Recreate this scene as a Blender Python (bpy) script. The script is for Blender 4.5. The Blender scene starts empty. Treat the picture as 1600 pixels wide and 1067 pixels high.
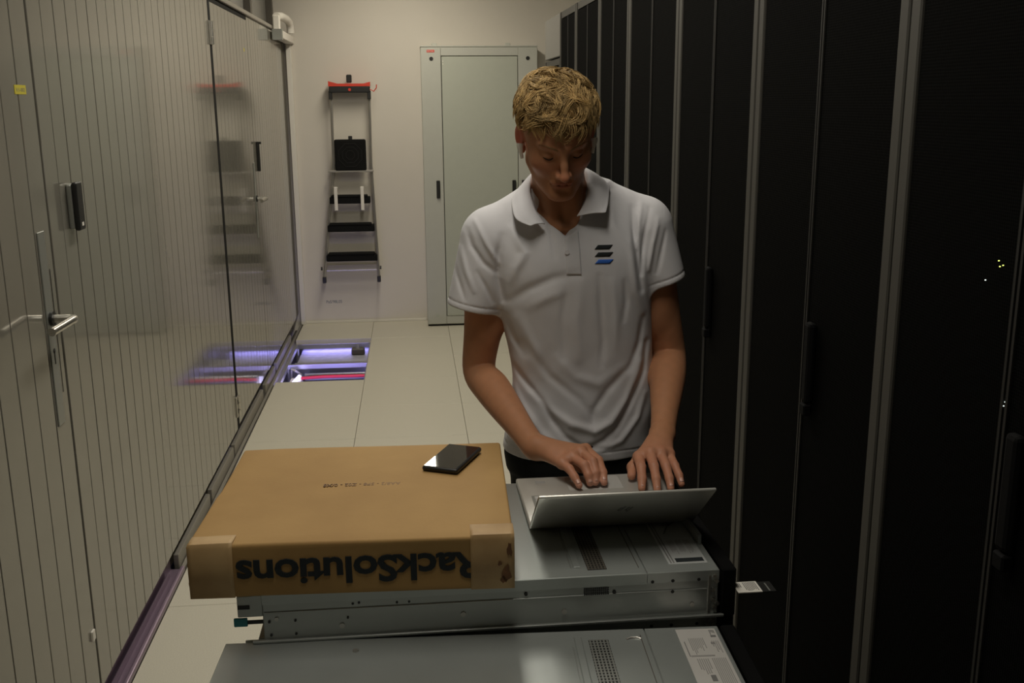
import bpy, bmesh, math, random
import numpy as np
from mathutils import Vector, Matrix
from mathutils.bvhtree import BVHTree

# ---------------------------------------------------------------- camera, world, lights
S = bpy.context.scene
COL = S.collection
random.seed(4); rng = np.random.default_rng(7)
F, YAW, PITCH, ROLL = 1581.58, 0.096969, 0.231230, -0.0080529
fw = Vector((math.sin(YAW)*math.cos(PITCH), math.cos(YAW)*math.cos(PITCH), -math.sin(PITCH)))
rt = Vector((math.cos(YAW), -math.sin(YAW), 0)); up = rt.cross(fw)
r2 = rt*math.cos(ROLL)+up*math.sin(ROLL); u2 = up*math.cos(ROLL)-rt*math.sin(ROLL)
cam = bpy.data.cameras.new('camera'); camo = bpy.data.objects.new('camera', cam); COL.objects.link(camo)
cam.sensor_width = 36; cam.lens = F/1600*36; cam.clip_start = .05
M = Matrix((r2, u2, -fw)).transposed().to_4x4(); M.translation = Vector((.0405, 0, 1.7376))
camo.matrix_world = M
S.camera = camo
S.view_settings.view_transform = 'Standard'; S.view_settings.look = 'None'
S.view_settings.exposure = 0.0; S.view_settings.gamma = 1.0; S.view_settings.use_curve_mapping = False
w = bpy.data.worlds.new('world'); S.world = w; w.use_nodes = True
w.node_tree.nodes['Background'].inputs[0].default_value = (.9, .85, .7, 1)
w.node_tree.nodes['Background'].inputs[1].default_value = 0.02
CEIL = 2.95
LIGHTS = [  # x, y, sx, sy, watts  (ceiling panels over the aisle)
    (.10, 3.5, .30, 1.2, 20), (.0, 4.9, .30, 1.2, 15), (.0, 6.9, .30, 1.2, 21),
    (.10, 1.45, .30, 1.2, 14), (-2.2, 5.0, .3, 1.2, 10), (2.6, 5.5, .3, 1.2, 6)]
for i, (x, y, sx, sy, W) in enumerate(LIGHTS):
    l = bpy.data.lights.new('panel_lamp', 'AREA'); l.shape = 'RECTANGLE'; l.size = sx; l.size_y = sy
    l.energy = W; l.color = (1, .915, .76) if i in (1, 2, 4, 5) else (1, .945, .84)
    o = bpy.data.objects.new('panel_lamp', l); COL.objects.link(o); o.location = (x, y, CEIL-.075)
for (loc, rot, W) in (((-.58, 6.43, -.06), (60, 0, 0), 1.9), ((-.22, 7.2, -.14), (0, 75, 0), 1.0), ((-.58, 7.72, -.05), (-30, 0, 0), .9)):
    l = bpy.data.lights.new('violet_lamp', 'AREA'); l.shape = 'RECTANGLE'; l.size = .04 if rot[1] else .5; l.size_y = .5 if rot[1] else .04
    l.energy = W*1.2; l.color = (.40, .36, 1)
    o = bpy.data.objects.new('violet_lamp', l); COL.objects.link(o); o.location = loc
    o.rotation_euler = [math.radians(a) for a in rot]

# ---------------------------------------------------------------- materials
def mat(name, col, rough=.5, metal=0., spec=.5, noise=0., nscale=20., bump=0., bscale=60., emit=None, es=1., stretch=None, coat=0., coatr=.1, sss=0, ncol=None):
    m = bpy.data.materials.new(name); m.use_nodes = True
    nt = m.node_tree; b = nt.nodes['Principled BSDF']
    b.inputs['Base Color'].default_value = (*col, 1); b.inputs['Roughness'].default_value = rough
    b.inputs['Metallic'].default_value = metal; b.inputs['Specular IOR Level'].default_value = spec
    b.inputs['Coat Weight'].default_value = coat; b.inputs['Coat Roughness'].default_value = coatr
    if sss:
        b.inputs['Subsurface Weight'].default_value = sss; b.inputs['Subsurface Scale'].default_value = .01
        b.inputs['Subsurface Radius'].default_value = (1, .35, .2)
    tc = nt.nodes.new('ShaderNodeTexCoord'); mp = nt.nodes.new('ShaderNodeMapping')
    nt.links.new(tc.outputs['Object'], mp.inputs[0])
    if stretch: mp.inputs['Scale'].default_value = stretch
    if noise:
        n = nt.nodes.new('ShaderNodeTexNoise'); n.inputs['Scale'].default_value = nscale; n.inputs['Detail'].default_value = 5
        nt.links.new(mp.outputs[0], n.inputs[0])
        mx = nt.nodes.new('ShaderNodeMix'); mx.data_type = 'RGBA'
        c2 = ncol if ncol else tuple(c*(1-noise) for c in col)
        mx.inputs[6].default_value = (*c2, 1); mx.inputs[7].default_value = (*[min(1, c*(1+noise*.5)) for c in col], 1)
        rp = nt.nodes.new('ShaderNodeMapRange'); rp.inputs[1].default_value = .3; rp.inputs[2].default_value = .7
        nt.links.new(n.outputs[0], rp.inputs[0]); nt.links.new(rp.outputs[0], mx.inputs[0])
        nt.links.new(mx.outputs[2], b.inputs['Base Color'])
    if bump:
        n = nt.nodes.new('ShaderNodeTexNoise'); n.inputs['Scale'].default_value = bscale; n.inputs['Detail'].default_value = 3
        nt.links.new(mp.outputs[0], n.inputs[0])
        bp = nt.nodes.new('ShaderNodeBump'); bp.inputs['Strength'].default_value = bump; bp.inputs['Distance'].default_value = .002
        nt.links.new(n.outputs[0], bp.inputs['Height']); nt.links.new(bp.outputs[0], b.inputs['Normal'])
    if emit:
        b.inputs['Emission Color'].default_value = (*emit, 1); b.inputs['Emission Strength'].default_value = es
    return m
MT = {}
MT['board'] = mat('board_laminate', (.245, .233, .195), .085, .25, .75, noise=.06, nscale=3, bump=.04, bscale=6)
MT['groove'] = mat('groove_dark', (.05, .047, .04), .6)
MT['steel'] = mat('brushed_steel', (.62, .60, .55), .28, .95, noise=.08, nscale=40, stretch=(1, 1, 12))
MT['plate'] = mat('lock_plate', (.36, .37, .34), .35, .6)
MT['white_wall'] = mat('painted_wall', (.66, .62, .545), .75, noise=.04, nscale=1.3, bump=.15, bscale=90)
MT['ceil'] = mat('ceiling_paint', (.6, .58, .53), .8, noise=.03)
MT['tile'] = mat('floor_tile', (.62, .59, .485), .42, noise=.07, nscale=260, bump=.03, ncol=(.54, .51, .42))
MT['slab'] = mat('subfloor', (.42, .42, .45), .6, noise=.2)
MT['white_plastic'] = mat('white_plastic', (.74, .71, .64), .45)
MT['cab'] = mat('cabinet_paint', (.47, .475, .42), .5, noise=.02)
MT['cab2'] = mat('cabinet_door_paint', (.435, .455, .385), .5, noise=.02)
MT['black'] = mat('black_plastic', (.012, .012, .011), .45)
MT['blackrub'] = mat('black_rubber', (.007, .007, .0065), .8, 0, .15, bump=.4, bscale=200)
MT['red'] = mat('red_plastic', (.62, .05, .025), .4)
MT['alu'] = mat('aluminium', (.55, .53, .49), .35, .85, noise=.05)
MT['rackframe'] = mat('rack_frame', (.058, .055, .047), .6, .05, .25)
MT['rackedge'] = mat('rack_edge', (.018, .017, .015), .6, 0, .25)
MT['bezel'] = mat('bezel_black', (.004, .004, .004), .8, 0, .1)
MT['rackgrey'] = mat('rack_grey', (.20, .195, .18), .45, .1)
MT['rackbody'] = mat('rack_body', (.006, .006, .0055), .8, 0, .1)
MT['card'] = mat('cardboard', (.375, .225, .075), .8, noise=.10, nscale=7, bump=.1, bscale=120, ncol=(.33, .19, .06))
MT['tape'] = mat('paper_tape', (.46, .31, .145), .6, noise=.15, nscale=16, ncol=(.36, .22, .09))
MT['tapestain'] = mat('tape_stain', (.16, .07, .025), .7, noise=.4, nscale=60)
MT['ink'] = mat('printed_ink', (.022, .026, .028), .7, spec=.2)
MT['inkbrown'] = mat('stamp_ink', (.20, .115, .055), .7)
MT['galv'] = mat('galvanised_steel', (.47, .50, .48), .30, .6, noise=.10, nscale=5, bump=.05, bscale=8)
MT['galv2'] = mat('galvanised_side', (.44, .46, .44), .30, .65, noise=.12, nscale=4, stretch=(.4, 1, 3))
MT['sticker'] = mat('paper_sticker', (.52, .50, .47), .5, noise=.03)
MT['sticker2'] = mat('paper_sticker_grey', (.40, .41, .40), .5, noise=.05)
MT['print'] = mat('sticker_print', (.17, .165, .16), .6)
MT['printlight'] = mat('sticker_print_light', (.30, .29, .275), .6)
MT['teal'] = mat('teal_plastic', (.02, .21, .24), .45)
MT['laptop'] = mat('laptop_shell', (.62, .61, .56), .38, .55, noise=.02)
MT['key'] = mat('laptop_key', (.50, .49, .46), .5, .2)
MT['logo'] = mat('laptop_emblem', (.26, .26, .245), .3, .8)
MT['screen'] = mat('black_glass', (.006, .007, .008), .06, 0, .8)
MT['phoneglass'] = mat('phone_glass', (.012, .012, .014), .03, 0, 1.0, coat=1, coatr=.02)
MT['shirt'] = mat('shirt_pique', (.66, .65, .665), .85, spec=.25, bump=.25, bscale=900)
MT['shirtrib'] = mat('shirt_rib', (.70, .69, .71), .85, spec=.25, bump=.3, bscale=700)
MT['blueprint'] = mat('blue_print', (.035, .14, .55), .6)
MT['trousers'] = mat('trouser_cloth', (.008, .009, .009), .85, spec=.2, bump=.2, bscale=400)
MT['shoe'] = mat('shoe_leather', (.02, .02, .02), .5)
MT['sole'] = mat('shoe_sole', (.25, .25, .24), .7)
MT['brow'] = mat('brow_hair', (.17, .095, .035), .8)
MT['lash'] = mat('lash', (.02, .012, .008), .8)
MT['yellow'] = mat('yellow_sticker', (.55, .47, .03), .5)
MT['violet_tube'] = mat('violet_tube', (.5, .5, .9), .3, emit=(.62, .58, 1), es=2.5)
MT['cable_red'] = mat('red_cable', (.75, .03, .06), .45)
MT['duct'] = mat('metal_duct', (.58, .58, .62), .3, .8)
MT['violet_light_paint'] = mat('channel_violet_light', (.25, .185, .25), .35, .5)  # violet light falling on the metal channel, put into its base colour
MT['kerb'] = mat('kerb_metal', (.33, .31, .27), .4, .5)
MT['lamp'] = mat('lamp_diffuser', (.9, .9, .85), .5, emit=(1, .93, .78), es=1.2)
MT['lampoff'] = mat('lamp_housing', (.7, .7, .68), .5)
MT['led_y'] = mat('led_yellow', (.5, .5, .1), .5, emit=(.8, .9, .2), es=1.5)
MT['led_w'] = mat('led_white', (.5, .5, .5), .5, emit=(.85, .95, .9), es=1.2)
MT['green'] = mat('green_cloth', (.0, .03, .012), .8)
MT['scrib'] = mat('blue_pen', (.16, .19, .22), .8)
MT['upper'] = mat('upper_glazing', (.27, .265, .24), .25, .2)
MT['darkpost'] = mat('dark_post', (.085, .075, .06), .5)

def perf_mat():
    m = mat('perforated_door', (.010, .010, .009), .9, 0, .03)
    nt = m.node_tree; b = nt.nodes['Principled BSDF']
    tc = nt.nodes.new('ShaderNodeTexCoord'); sp = nt.nodes.new('ShaderNodeSeparateXYZ'); nt.links.new(tc.outputs['Object'], sp.inputs[0])
    def mth(op, a, bb=None):
        n = nt.nodes.new('ShaderNodeMath'); n.operation = op
        for i, v in enumerate((a, bb)):
            if v is None: continue
            if hasattr(v, 'is_output'): nt.links.new(v, n.inputs[i])
            else: n.inputs[i].default_value = v
        return n.outputs[0]
    k = 2*math.pi/.0075
    a = mth('SINE', mth('MULTIPLY', mth('ADD', sp.outputs[1], sp.outputs[2]), k*.72))
    c = mth('SINE', mth('MULTIPLY', mth('SUBTRACT', sp.outputs[1], sp.outputs[2]), k*.72))
    d = mth('MULTIPLY', a, c)
    r = nt.nodes.new('ShaderNodeMapRange'); r.inputs[1].default_value = -.3; r.inputs[2].default_value = .3
    nt.links.new(d, r.inputs[0])
    mx = nt.nodes.new('ShaderNodeMix'); mx.data_type = 'RGBA'
    mx.inputs[6].default_value = (.0008, .0008, .0007, 1); mx.inputs[7].default_value = (.0032, .0032, .0027, 1)
    nt.links.new(r.outputs[0], mx.inputs[0]); nt.links.new(mx.outputs[2], b.inputs['Base Color'])
    bp = nt.nodes.new('ShaderNodeBump'); bp.inputs['Strength'].default_value = .3; bp.inputs['Distance'].default_value = .001
    nt.links.new(r.outputs[0], bp.inputs['Height']); nt.links.new(bp.outputs[0], b.inputs['Normal'])
    return m
MT['perf'] = perf_mat()

def vc_mat(name, rough, attr='tint', sss=0., spec=.4, bump=0., bscale=300):
    m = mat(name, (.5, .5, .5), rough, spec=spec, sss=sss, bump=bump, bscale=bscale)
    nt = m.node_tree; a = nt.nodes.new('ShaderNodeAttribute'); a.attribute_name = attr
    nt.links.new(a.outputs['Color'], nt.nodes['Principled BSDF'].inputs['Base Color'])
    return m
MT['skin'] = vc_mat('skin', .5, sss=.12, spec=.35, bump=.12, bscale=350)
MT['hair'] = vc_mat('hair', .6, spec=.22)

MT['phoneglass'].node_tree.nodes['Principled BSDF'].inputs['IOR'].default_value = 2.0
# ---------------------------------------------------------------- helpers
def tag(o, label=None, cat=None, group=None, kind=None):
    if label: o['label'] = label
    if cat: o['category'] = cat
    if group: o['group'] = group
    if kind: o['kind'] = kind
    return o
def thing(name, label, cat, loc=(0, 0, 0), rz=0, group=None):
    o = bpy.data.objects.new(name, None); COL.objects.link(o); o.location = loc; o.rotation_euler = (0, 0, rz)
    o.empty_display_size = .05
    return tag(o, label, cat, group)
def mesh_from(name, V, Fc, smooth=False):
    me = bpy.data.meshes.new(name); me.from_pydata([tuple(v) for v in V], [], [tuple(f) for f in Fc]); me.update()
    if smooth: me.polygons.foreach_set('use_smooth', [True]*len(me.polygons))
    return me
def link(name, me, m, parent=None, label=None, loc=None, rot=None):
    o = bpy.data.objects.new(name, me); COL.objects.link(o)
    if m is not None and not me.materials: me.materials.append(m)
    if parent: o.parent = parent
    if label: o['label'] = label
    if loc: o.location = loc
    if rot: o.rotation_euler = rot
    return o
class B:
    """collects shapes into one mesh"""
    def __init__(s): s.bm = bmesh.new()
    def box(s, x0, x1, y0, y1, z0, z1, bev=0., rot=None, seg=1):
        r = bmesh.ops.create_cube(s.bm, size=1.0); vs = r['verts']
        c = Vector(((x0+x1)/2, (y0+y1)/2, (z0+z1)/2))
        for v in vs: v.co = Vector((v.co.x*(x1-x0), v.co.y*(y1-y0), v.co.z*(z1-z0)))
        if bev:
            es = list({e for v in vs for e in v.link_edges})
            rr = bmesh.ops.bevel(s.bm, geom=es, offset=bev, segments=seg, affect='EDGES', profile=.5)
            vs = list({v for f in rr['faces'] for v in f.verts} | {v for v in vs if v.is_valid})
        for v in vs:
            if rot: v.co = rot @ v.co
            v.co += c
        return s
    def cyl(s, p0, p1, r, r1=None, n=16):
        p0, p1 = Vector(p0), Vector(p1); d = p1-p0
        q = d.to_track_quat('Z', 'Y').to_matrix().to_4x4()
        bmesh.ops.create_cone(s.bm, cap_ends=True, segments=n, radius1=r, radius2=r if r1 is None else r1, depth=d.length,
                              matrix=Matrix.Translation((p0+p1)/2) @ q)
        return s
    def tube(s, pts, r, n=10):
        P = [Vector(p) for p in pts]; rings = []
        prev = None
        for i, p in enumerate(P):
            t = (P[min(i+1, len(P)-1)]-P[max(i-1, 0)]).normalized()
            a = prev if prev else (Vector((0, 0, 1)) if abs(t.z) < .9 else Vector((1, 0, 0)))
            a = (a-t*a.dot(t)).normalized(); b = t.cross(a); prev = a
            rr = r[i] if isinstance(r, (list, tuple)) else r
            rings.append([s.bm.verts.new(p+(a*math.cos(2*math.pi*k/n)+b*math.sin(2*math.pi*k/n))*rr) for k in range(n)])
        for i in range(len(rings)-1):
            for k in range(n):
                s.bm.faces.new((rings[i][k], rings[i][(k+1) % n], rings[i+1][(k+1) % n], rings[i+1][k]))
        s.bm.faces.new(rings[0][::-1]); s.bm.faces.new(rings[-1])
        return s
    def prism(s, pts, h, axis='z', base=0.):
        """extrude a polygon; pts 2-D in the plane normal to axis"""
        def mk(a, b, c):
            return {'z': (a, b, c), 'y': (a, c, b), 'x': (c, a, b)}[axis]
        lo = [s.bm.verts.new(mk(a, b, base)) for a, b in pts]; hi = [s.bm.verts.new(mk(a, b, base+h)) for a, b in pts]
        n = len(pts); s.bm.faces.new(lo[::-1]); s.bm.faces.new(hi)
        for i in range(n): s.bm.faces.new((lo[i], lo[(i+1) % n], hi[(i+1) % n], hi[i]))
        return s
    def build(s, name, m, parent=None, label=None, smooth=False, loc=None, rot=None):
        bmesh.ops.recalc_face_normals(s.bm, faces=s.bm.faces)
        me = bpy.data.meshes.new(name); s.bm.to_mesh(me); s.bm.free()
        if smooth:
            me.polygons.foreach_set('use_smooth', [True]*len(me.polygons))
            me.set_sharp_from_angle(angle=math.radians(35))
        return link(name, me, m, parent, label, loc, rot)
def text_part(name, body, size, m, parent, basis, loc, offset=0., spacing=1., extrude=.0004, width=None, shear=0):
    cu = bpy.data.curves.new('t', 'FONT'); cu.body = body; cu.size = size; cu.offset = offset; cu.extrude = extrude
    cu.space_character = spacing; cu.shear = shear; cu.resolution_u = 3
    to = bpy.data.objects.new('t', cu); COL.objects.link(to)
    dg = bpy.context.evaluated_depsgraph_get(); dg.update()
    me = bpy.data.meshes.new_from_object(to.evaluated_get(dg))
    bpy.data.objects.remove(to)
    n = len(me.vertices); co = np.empty(n*3); me.vertices.foreach_get('co', co); co = co.reshape(-1, 3)
    if width:
        w0 = co[:, 0].max()-co[:, 0].min(); co[:, 0] = (co[:, 0]-co[:, 0].min())*width/w0
    Mx = np.array(basis, float)   # rows: images of local x, y, z
    co = co @ Mx
    me.vertices.foreach_set('co', co.ravel()); me.update()
    me.materials.clear(); me.materials.append(m)
    o = link(name, me, m, parent, loc=loc)
    return o

# ---------------------------------------------------------------- room
YB = 8.2
def struct(o): o['kind'] = 'structure'; return o
fl = struct(B().box(-3, 3, -2.2, YB+.2, -.60, -.56).build('floor', MT['slab']))
def slabpart(x0, x1, y0, y1, lab=None):
    return B().box(x0, x1, y0, y1, -.05, 0).build('floor_slab', MT['tile'], fl)
slabpart(.905, 3, -2.2, YB); slabpart(-3, -.96, -2.2, YB)
tcache = {}
for i, (x0, x1) in enumerate(((-.868, -.3), (-.3, .3), (.3, .9))):
    for k in range(-17, 0+0):
        y0 = YB+.6*k; y1 = y0+.6
        if y0 < -2.0: continue
        if i == 0 and k in (-3, -2): continue          # two tiles lifted out here
        key = round(x1-x0, 3)
        if key not in tcache:
            b = B(); b.box(.0011, (x1-x0)-.0011, .0011, .5989, -.035, 0, bev=.0008)
            o = b.build('tile', MT['tile'], fl, loc=(x0, y0, 0)); tcache[key] = o.data
        else:
            o = link('tile', tcache[key], None, fl, loc=(x0, y0, 0))
        o.rotation_euler = (random.uniform(-.0006, .0006), random.uniform(-.0006, .0006), 0)
# stringers and pedestals under the tiles around the hole
st = B()
for y in (6.4, 7.0, 7.6): st.box(-.9, .3, y-.012, y+.012, -.068, -.037)
for x in (-.868, -.3): st.box(x-.012, x+.012, 5.8, 8.18, -.069, -.038)
st.build('stringer', MT['duct'], fl)
for y in (6.4, 7.0, 7.6):
    for x in (-.862, -.3):
        B().cyl((x, y, -.56), (x, y, -.07), .014).box(x-.05, x+.05, y-.05, y+.05, -.56, -.55).build('pedestal', MT['duct'], fl, smooth=True)
wb = struct(B().box(-3, 3, YB, YB+.15, -.6, CEIL).build('wall_back', MT['white_wall']))
struct(B().box(-3, 3, -2.35, -2.2, -.6, CEIL).build('wall_front', MT['ceil']))
struct(B().box(3, 3.15, -2.35, YB+.15, -.6, CEIL).build('wall_right', MT['ceil']))
struct(B().box(-3.15, -3, -2.35, YB+.15, -.6, CEIL).build('wall_far_left', MT['ceil']))
struct(B().box(-3.15, 3.15, -2.35, YB+.15, CEIL, CEIL+.1).build('ceiling', MT['ceil']))
# skirting along the white wall
struct(B().box(-.86, .13, YB-.008, YB, 0, .02, bev=.002).build('baseboard_back', MT['white_plastic']))
text_part('pen_mark', 'Pa5/98L05', .034, MT['scrib'], wb, ((1, 0, 0), (0, 0, 1), (0, -1, 0)), (-.675, YB-.0012, .165), width=.125, extrude=.0002)

# ---- left containment wall: vertical boards, two doors
wl = struct(B().box(-.945, -.915, -2.1, YB-.01, .07, 2.255).build('wall_left', MT['groove']))
bcache = {}
def boards(root, y0, y1, z0, z1, n, x=-.9, th=.014):
    wd = (y1-y0)/n
    key = (round(wd, 4), z0, z1, th)
    for i in range(n):
        if key not in bcache:
            b = B(); b.box(-th, 0, .0026, wd-.0026, z0, z1, bev=.0012); o = b.build('board', MT['board'], root); bcache[key] = o.data
        else: o = link('board', bcache[key], None, root)
        o.location = (x+random.uniform(-.0004, .0002), y0+i*wd, 0)
        o.rotation_euler = (0, 0, random.uniform(-.0006, .0006))
boards(wl, -2.0, 1.64, .09, 2.25, 35)
boards(wl, 2.745, 5.163, .09, 2.25, 24)
boards(wl, 6.36, 8.18, .09, 2.25, 18)
B().box(-.93, -.885, -2.0, 8.19, 2.2505, 2.275, bev=.003).build('top_rail', MT['kerb'], wl)
d1 = struct(B().box(-.914, -.908, 1.65, 2.735, .09, 2.24).build('door_1', MT['groove']))
boards(d1, 1.652, 2.735, .095, 2.235, 10)
d2 = struct(B().box(-.914, -.908, 5.192, 6.35, .09, 2.24).build('door_2', MT['groove']))
boards(d2, 5.220, 6.35, .10, 2.225, 11)
B().box(-.912, -.899, 5.165, 5.218, .09, 2.235, bev=.001).box(-.912, -.899, 5.218, 6.35, 2.226, 2.246).build('door_gap_shade', MT['blackrub'], d2)  # black strips painted in for the shade of the gap round the door
def lever(root, y, z, d, dark=False):
    R = B()
    R.tube([(-.9, y, z), (-.87, y, z), (-.848, y, z+.0), (-.838, y-.004*d, z), (-.834, y-.014*d, z), (-.836, y-.03*d, z), (-.842, y-.160*d, z-.002)], .0105, 12)
    R.build('lever_handle', MT['steel'], root, smooth=True)
    B().cyl((-.9, y, z), (-.888, y, z), .019).build('handle_rose', MT['black'], root, smooth=True)
def lockplate(root, y, z0, z1):
    B().box(-.9, -.8965, y-.024, y+.024, z0, z1, bev=.001).build('lock_plate', MT['plate'], root)
    k = B(); k.cyl((-.8967, y, z0+.20), (-.8957, y, z0+.20), .007); k.box(-.8967, -.8957, y-.003, y+.003, z0+.165, z0+.2)
    k.build('keyhole', MT['black'], root)
lockplate(d1, 2.662, .92, 1.43); lever(d1, 2.664, 1.205, 1)
B().box(-.8968, -.896, 2.692, 2.697, 1.0, 1.33).build('plate_edge', MT['black'], d1)
B().box(-.9, -.893, 2.700, 2.722, .262, .292, bev=.001).build('door_contact', MT['white_plastic'], d1)
lockplate(d2, 6.29, .95, 1.40); lever(d2, 6.29, 1.187, 1)
for z in (2.078, .21):
    h = B(); h.box(-.9, -.893, 5.15, 5.225, z-.055, z+.055, bev=.002)
    for k in range(3): h.cyl((-.890, 5.188, z-.054+.037*k), (-.890, 5.188, z-.02+.037*k), .008)
    h.build('hinge', MT['steel'], d2, smooth=True)
    if z < 1:
        for zz in (.185, .235): B().box(-.893, -.8925, 5.165, 5.212, zz-.012, zz+.012).build('hinge_slot', MT['black'], d2)
tag(B().box(-.9005, -.899, 2.606, 2.680, 1.768, 1.79).build('warning_sticker', MT['yellow']), 'small yellow label sticker on the near left door, high up', 'sticker')
st2 = bpy.data.objects['warning_sticker']
text_part('sticker_print', 'V:1-002', .013, MT['print'], st2, ((0, 1, 0), (0, 0, 1), (1, 0, 0)), (-.8988, 2.614, 1.774), width=.058, extrude=.0001)
tag(B().box(-.9005, -.899, 6.2, 6.225, 2.04, 2.06).build('round_sticker', MT['yellow']), 'tiny yellow dot sticker near the top of the far left door', 'sticker')
# card reader and far reader
cr = thing('card_reader', 'tall slim black and grey card reader on the left wall beside the near door handle', 'card reader', (-.9, 2.915, 1.47))
B().box(0, .016, -.024, .024, -.062, .062, bev=.005, seg=2).build('reader_body', MT['plate'], cr)
B().box(.016, .030, -.026, .026, -.066, .066, bev=.005, seg=3).build('reader_face', MT['black'], cr, label='glossy black front cover')
B().box(.0302, .0306, -.008, .008, -.054, -.044).build('reader_emblem', MT['white_plastic'], cr)
fr = thing('pull_handle', 'black vertical bar fixed on the far left door above its lever handle', 'door fitting', (-.9, 6.45, 1.43))
B().box(0, .018, -.010, .010, -.09, .09, bev=.003).box(.018, .03, -.010, .010, .075, .09, bev=.003).build('bar', MT['black'], fr)
# black/steel strip at foot of the wall and gap
kb = struct(B().box(-.935, -.872, -2.0, 8.18, -.060, -.05).build('trim_1', MT['groove']))
struct(B().box(-.893, -.876, -2.0, 8.18, -.05, .0005, bev=.002).build('trim_2', MT['kerb']))
segs = [(3.72, 4.35), (4.40, 4.98), (5.02, 6.05), (6.16, 6.62), (6.70, 7.55)]
for a, b_ in segs:
    B().box(-.916, -.895, a, b_, -.045, .055, bev=.003).build('kerb_plate', MT['kerb'], kb)
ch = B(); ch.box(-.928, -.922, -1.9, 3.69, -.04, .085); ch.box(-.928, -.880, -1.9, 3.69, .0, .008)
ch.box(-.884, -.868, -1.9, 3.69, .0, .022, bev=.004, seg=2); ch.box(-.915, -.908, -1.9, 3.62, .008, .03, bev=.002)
tag(ch.build('cable_channel', MT['violet_light_paint']), 'metal channel along the foot of the left wall, violet light painted into its colour', 'cable channel')
# upper glazed part over the containment
up_ = struct(B().box(-1.02, -1.0, -2, YB-.01, 2.28, CEIL-.01).build('trim_3', MT['upper']))
for y in (6.15, 7.0, 8.08):
    B().box(-1.0, -.955, y-.035, y+.035, 2.28, CEIL-.01, bev=.002).build('post', MT['darkpost'], up_)
# white trunking in the corner
tr = thing('cable_trunking', 'white plastic trunking running up the corner left of the ladder', 'trunking', (-.866, YB, 0))
B().box(-.018, .020, -.042, 0, 0, 2.19, bev=.003).build('upright_duct', MT['white_plastic'], tr)
B().box(-.018, .045, -.75, 0, 2.19, 2.245, bev=.004).build('side_duct', MT['white_plastic'], tr)
B().box(-.012, .033, -.765, -.705, 2.18, 2.34, bev=.006, seg=2).build('riser_duct', MT['white_plastic'], tr)
B().tube([(.01, -.73, 2.335), (.02, -.55, 2.35), (.03, -.30, 2.35), (.035, -.17, 2.335), (.037, -.14, 2.30), (.037, -.14, 2.26)], .028, 12).build('bend_pipe', MT['white_plastic'], tr, smooth=True)
B().box(-.02, .05, -.79, -.745, 2.175, 2.25, bev=.003).build('end_cap', MT['plate'], tr)

# ---- things in the floor hole
t = thing('violet_tube_light', 'short glowing violet tube light at the left end of the open floor hole', 'lamp', (-.80, 6.74, -.12))
B().cyl((0, -.10, .03), (.03, .13, .03), .013).build('tube', MT['violet_tube'], t, smooth=True)
B().box(-.03, .05, -.12, .15, -.01, .015, bev=.003).build('tube_holder', MT['white_plastic'], t)
tag(B().box(-.84, .1, 7.06, 7.20, -.16, -.075, bev=.006).build('metal_duct', MT['duct']), 'wide silver cable duct crossing the middle of the open floor hole', 'duct')
tag(B().box(-.74, .1, 6.90, 6.93, -.13, -.085, bev=.004).build('conduit', MT['duct']), 'thin silver conduit between the wide duct and the red cable', 'conduit')
tag(B().box(-.84, .1, 7.34, 8.15, -.20, -.115, bev=.006).build('cable_tray', MT['slab']), 'broad flat tray at the back of the open floor hole', 'tray')
tag(B().tube([(-.75, 6.80, -.085), (-.6, 6.805, -.08), (-.4, 6.80, -.08), (-.1, 6.81, -.085)], .011).build('red_cable', MT['cable_red'], smooth=True), 'red cable crossing the open floor hole near its front edge', 'cable')
tag(B().tube([(-.845, 7.02, -.30), (-.84, 7.0, -.12), (-.83, 6.95, -.06), (-.80, 6.9, -.055), (-.77, 6.96, -.10), (-.76, 6.98, -.3)], .008).build('white_cable', MT['white_plastic'], smooth=True), 'white cable loop at the left end of the open floor hole', 'cable')
v = thing('floor_valve', 'dark valve box at the back right of the open floor hole', 'valve', (-.40, 7.56, -.115))
B().box(-.05, .05, -.03, .03, 0, .05, bev=.008).build('valve_body', MT['darkpost'], v)
B().cyl((0, -.0, .05), (0, 0, .075), .018, .012).build('valve_knob', MT['duct'], v, smooth=True)

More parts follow.
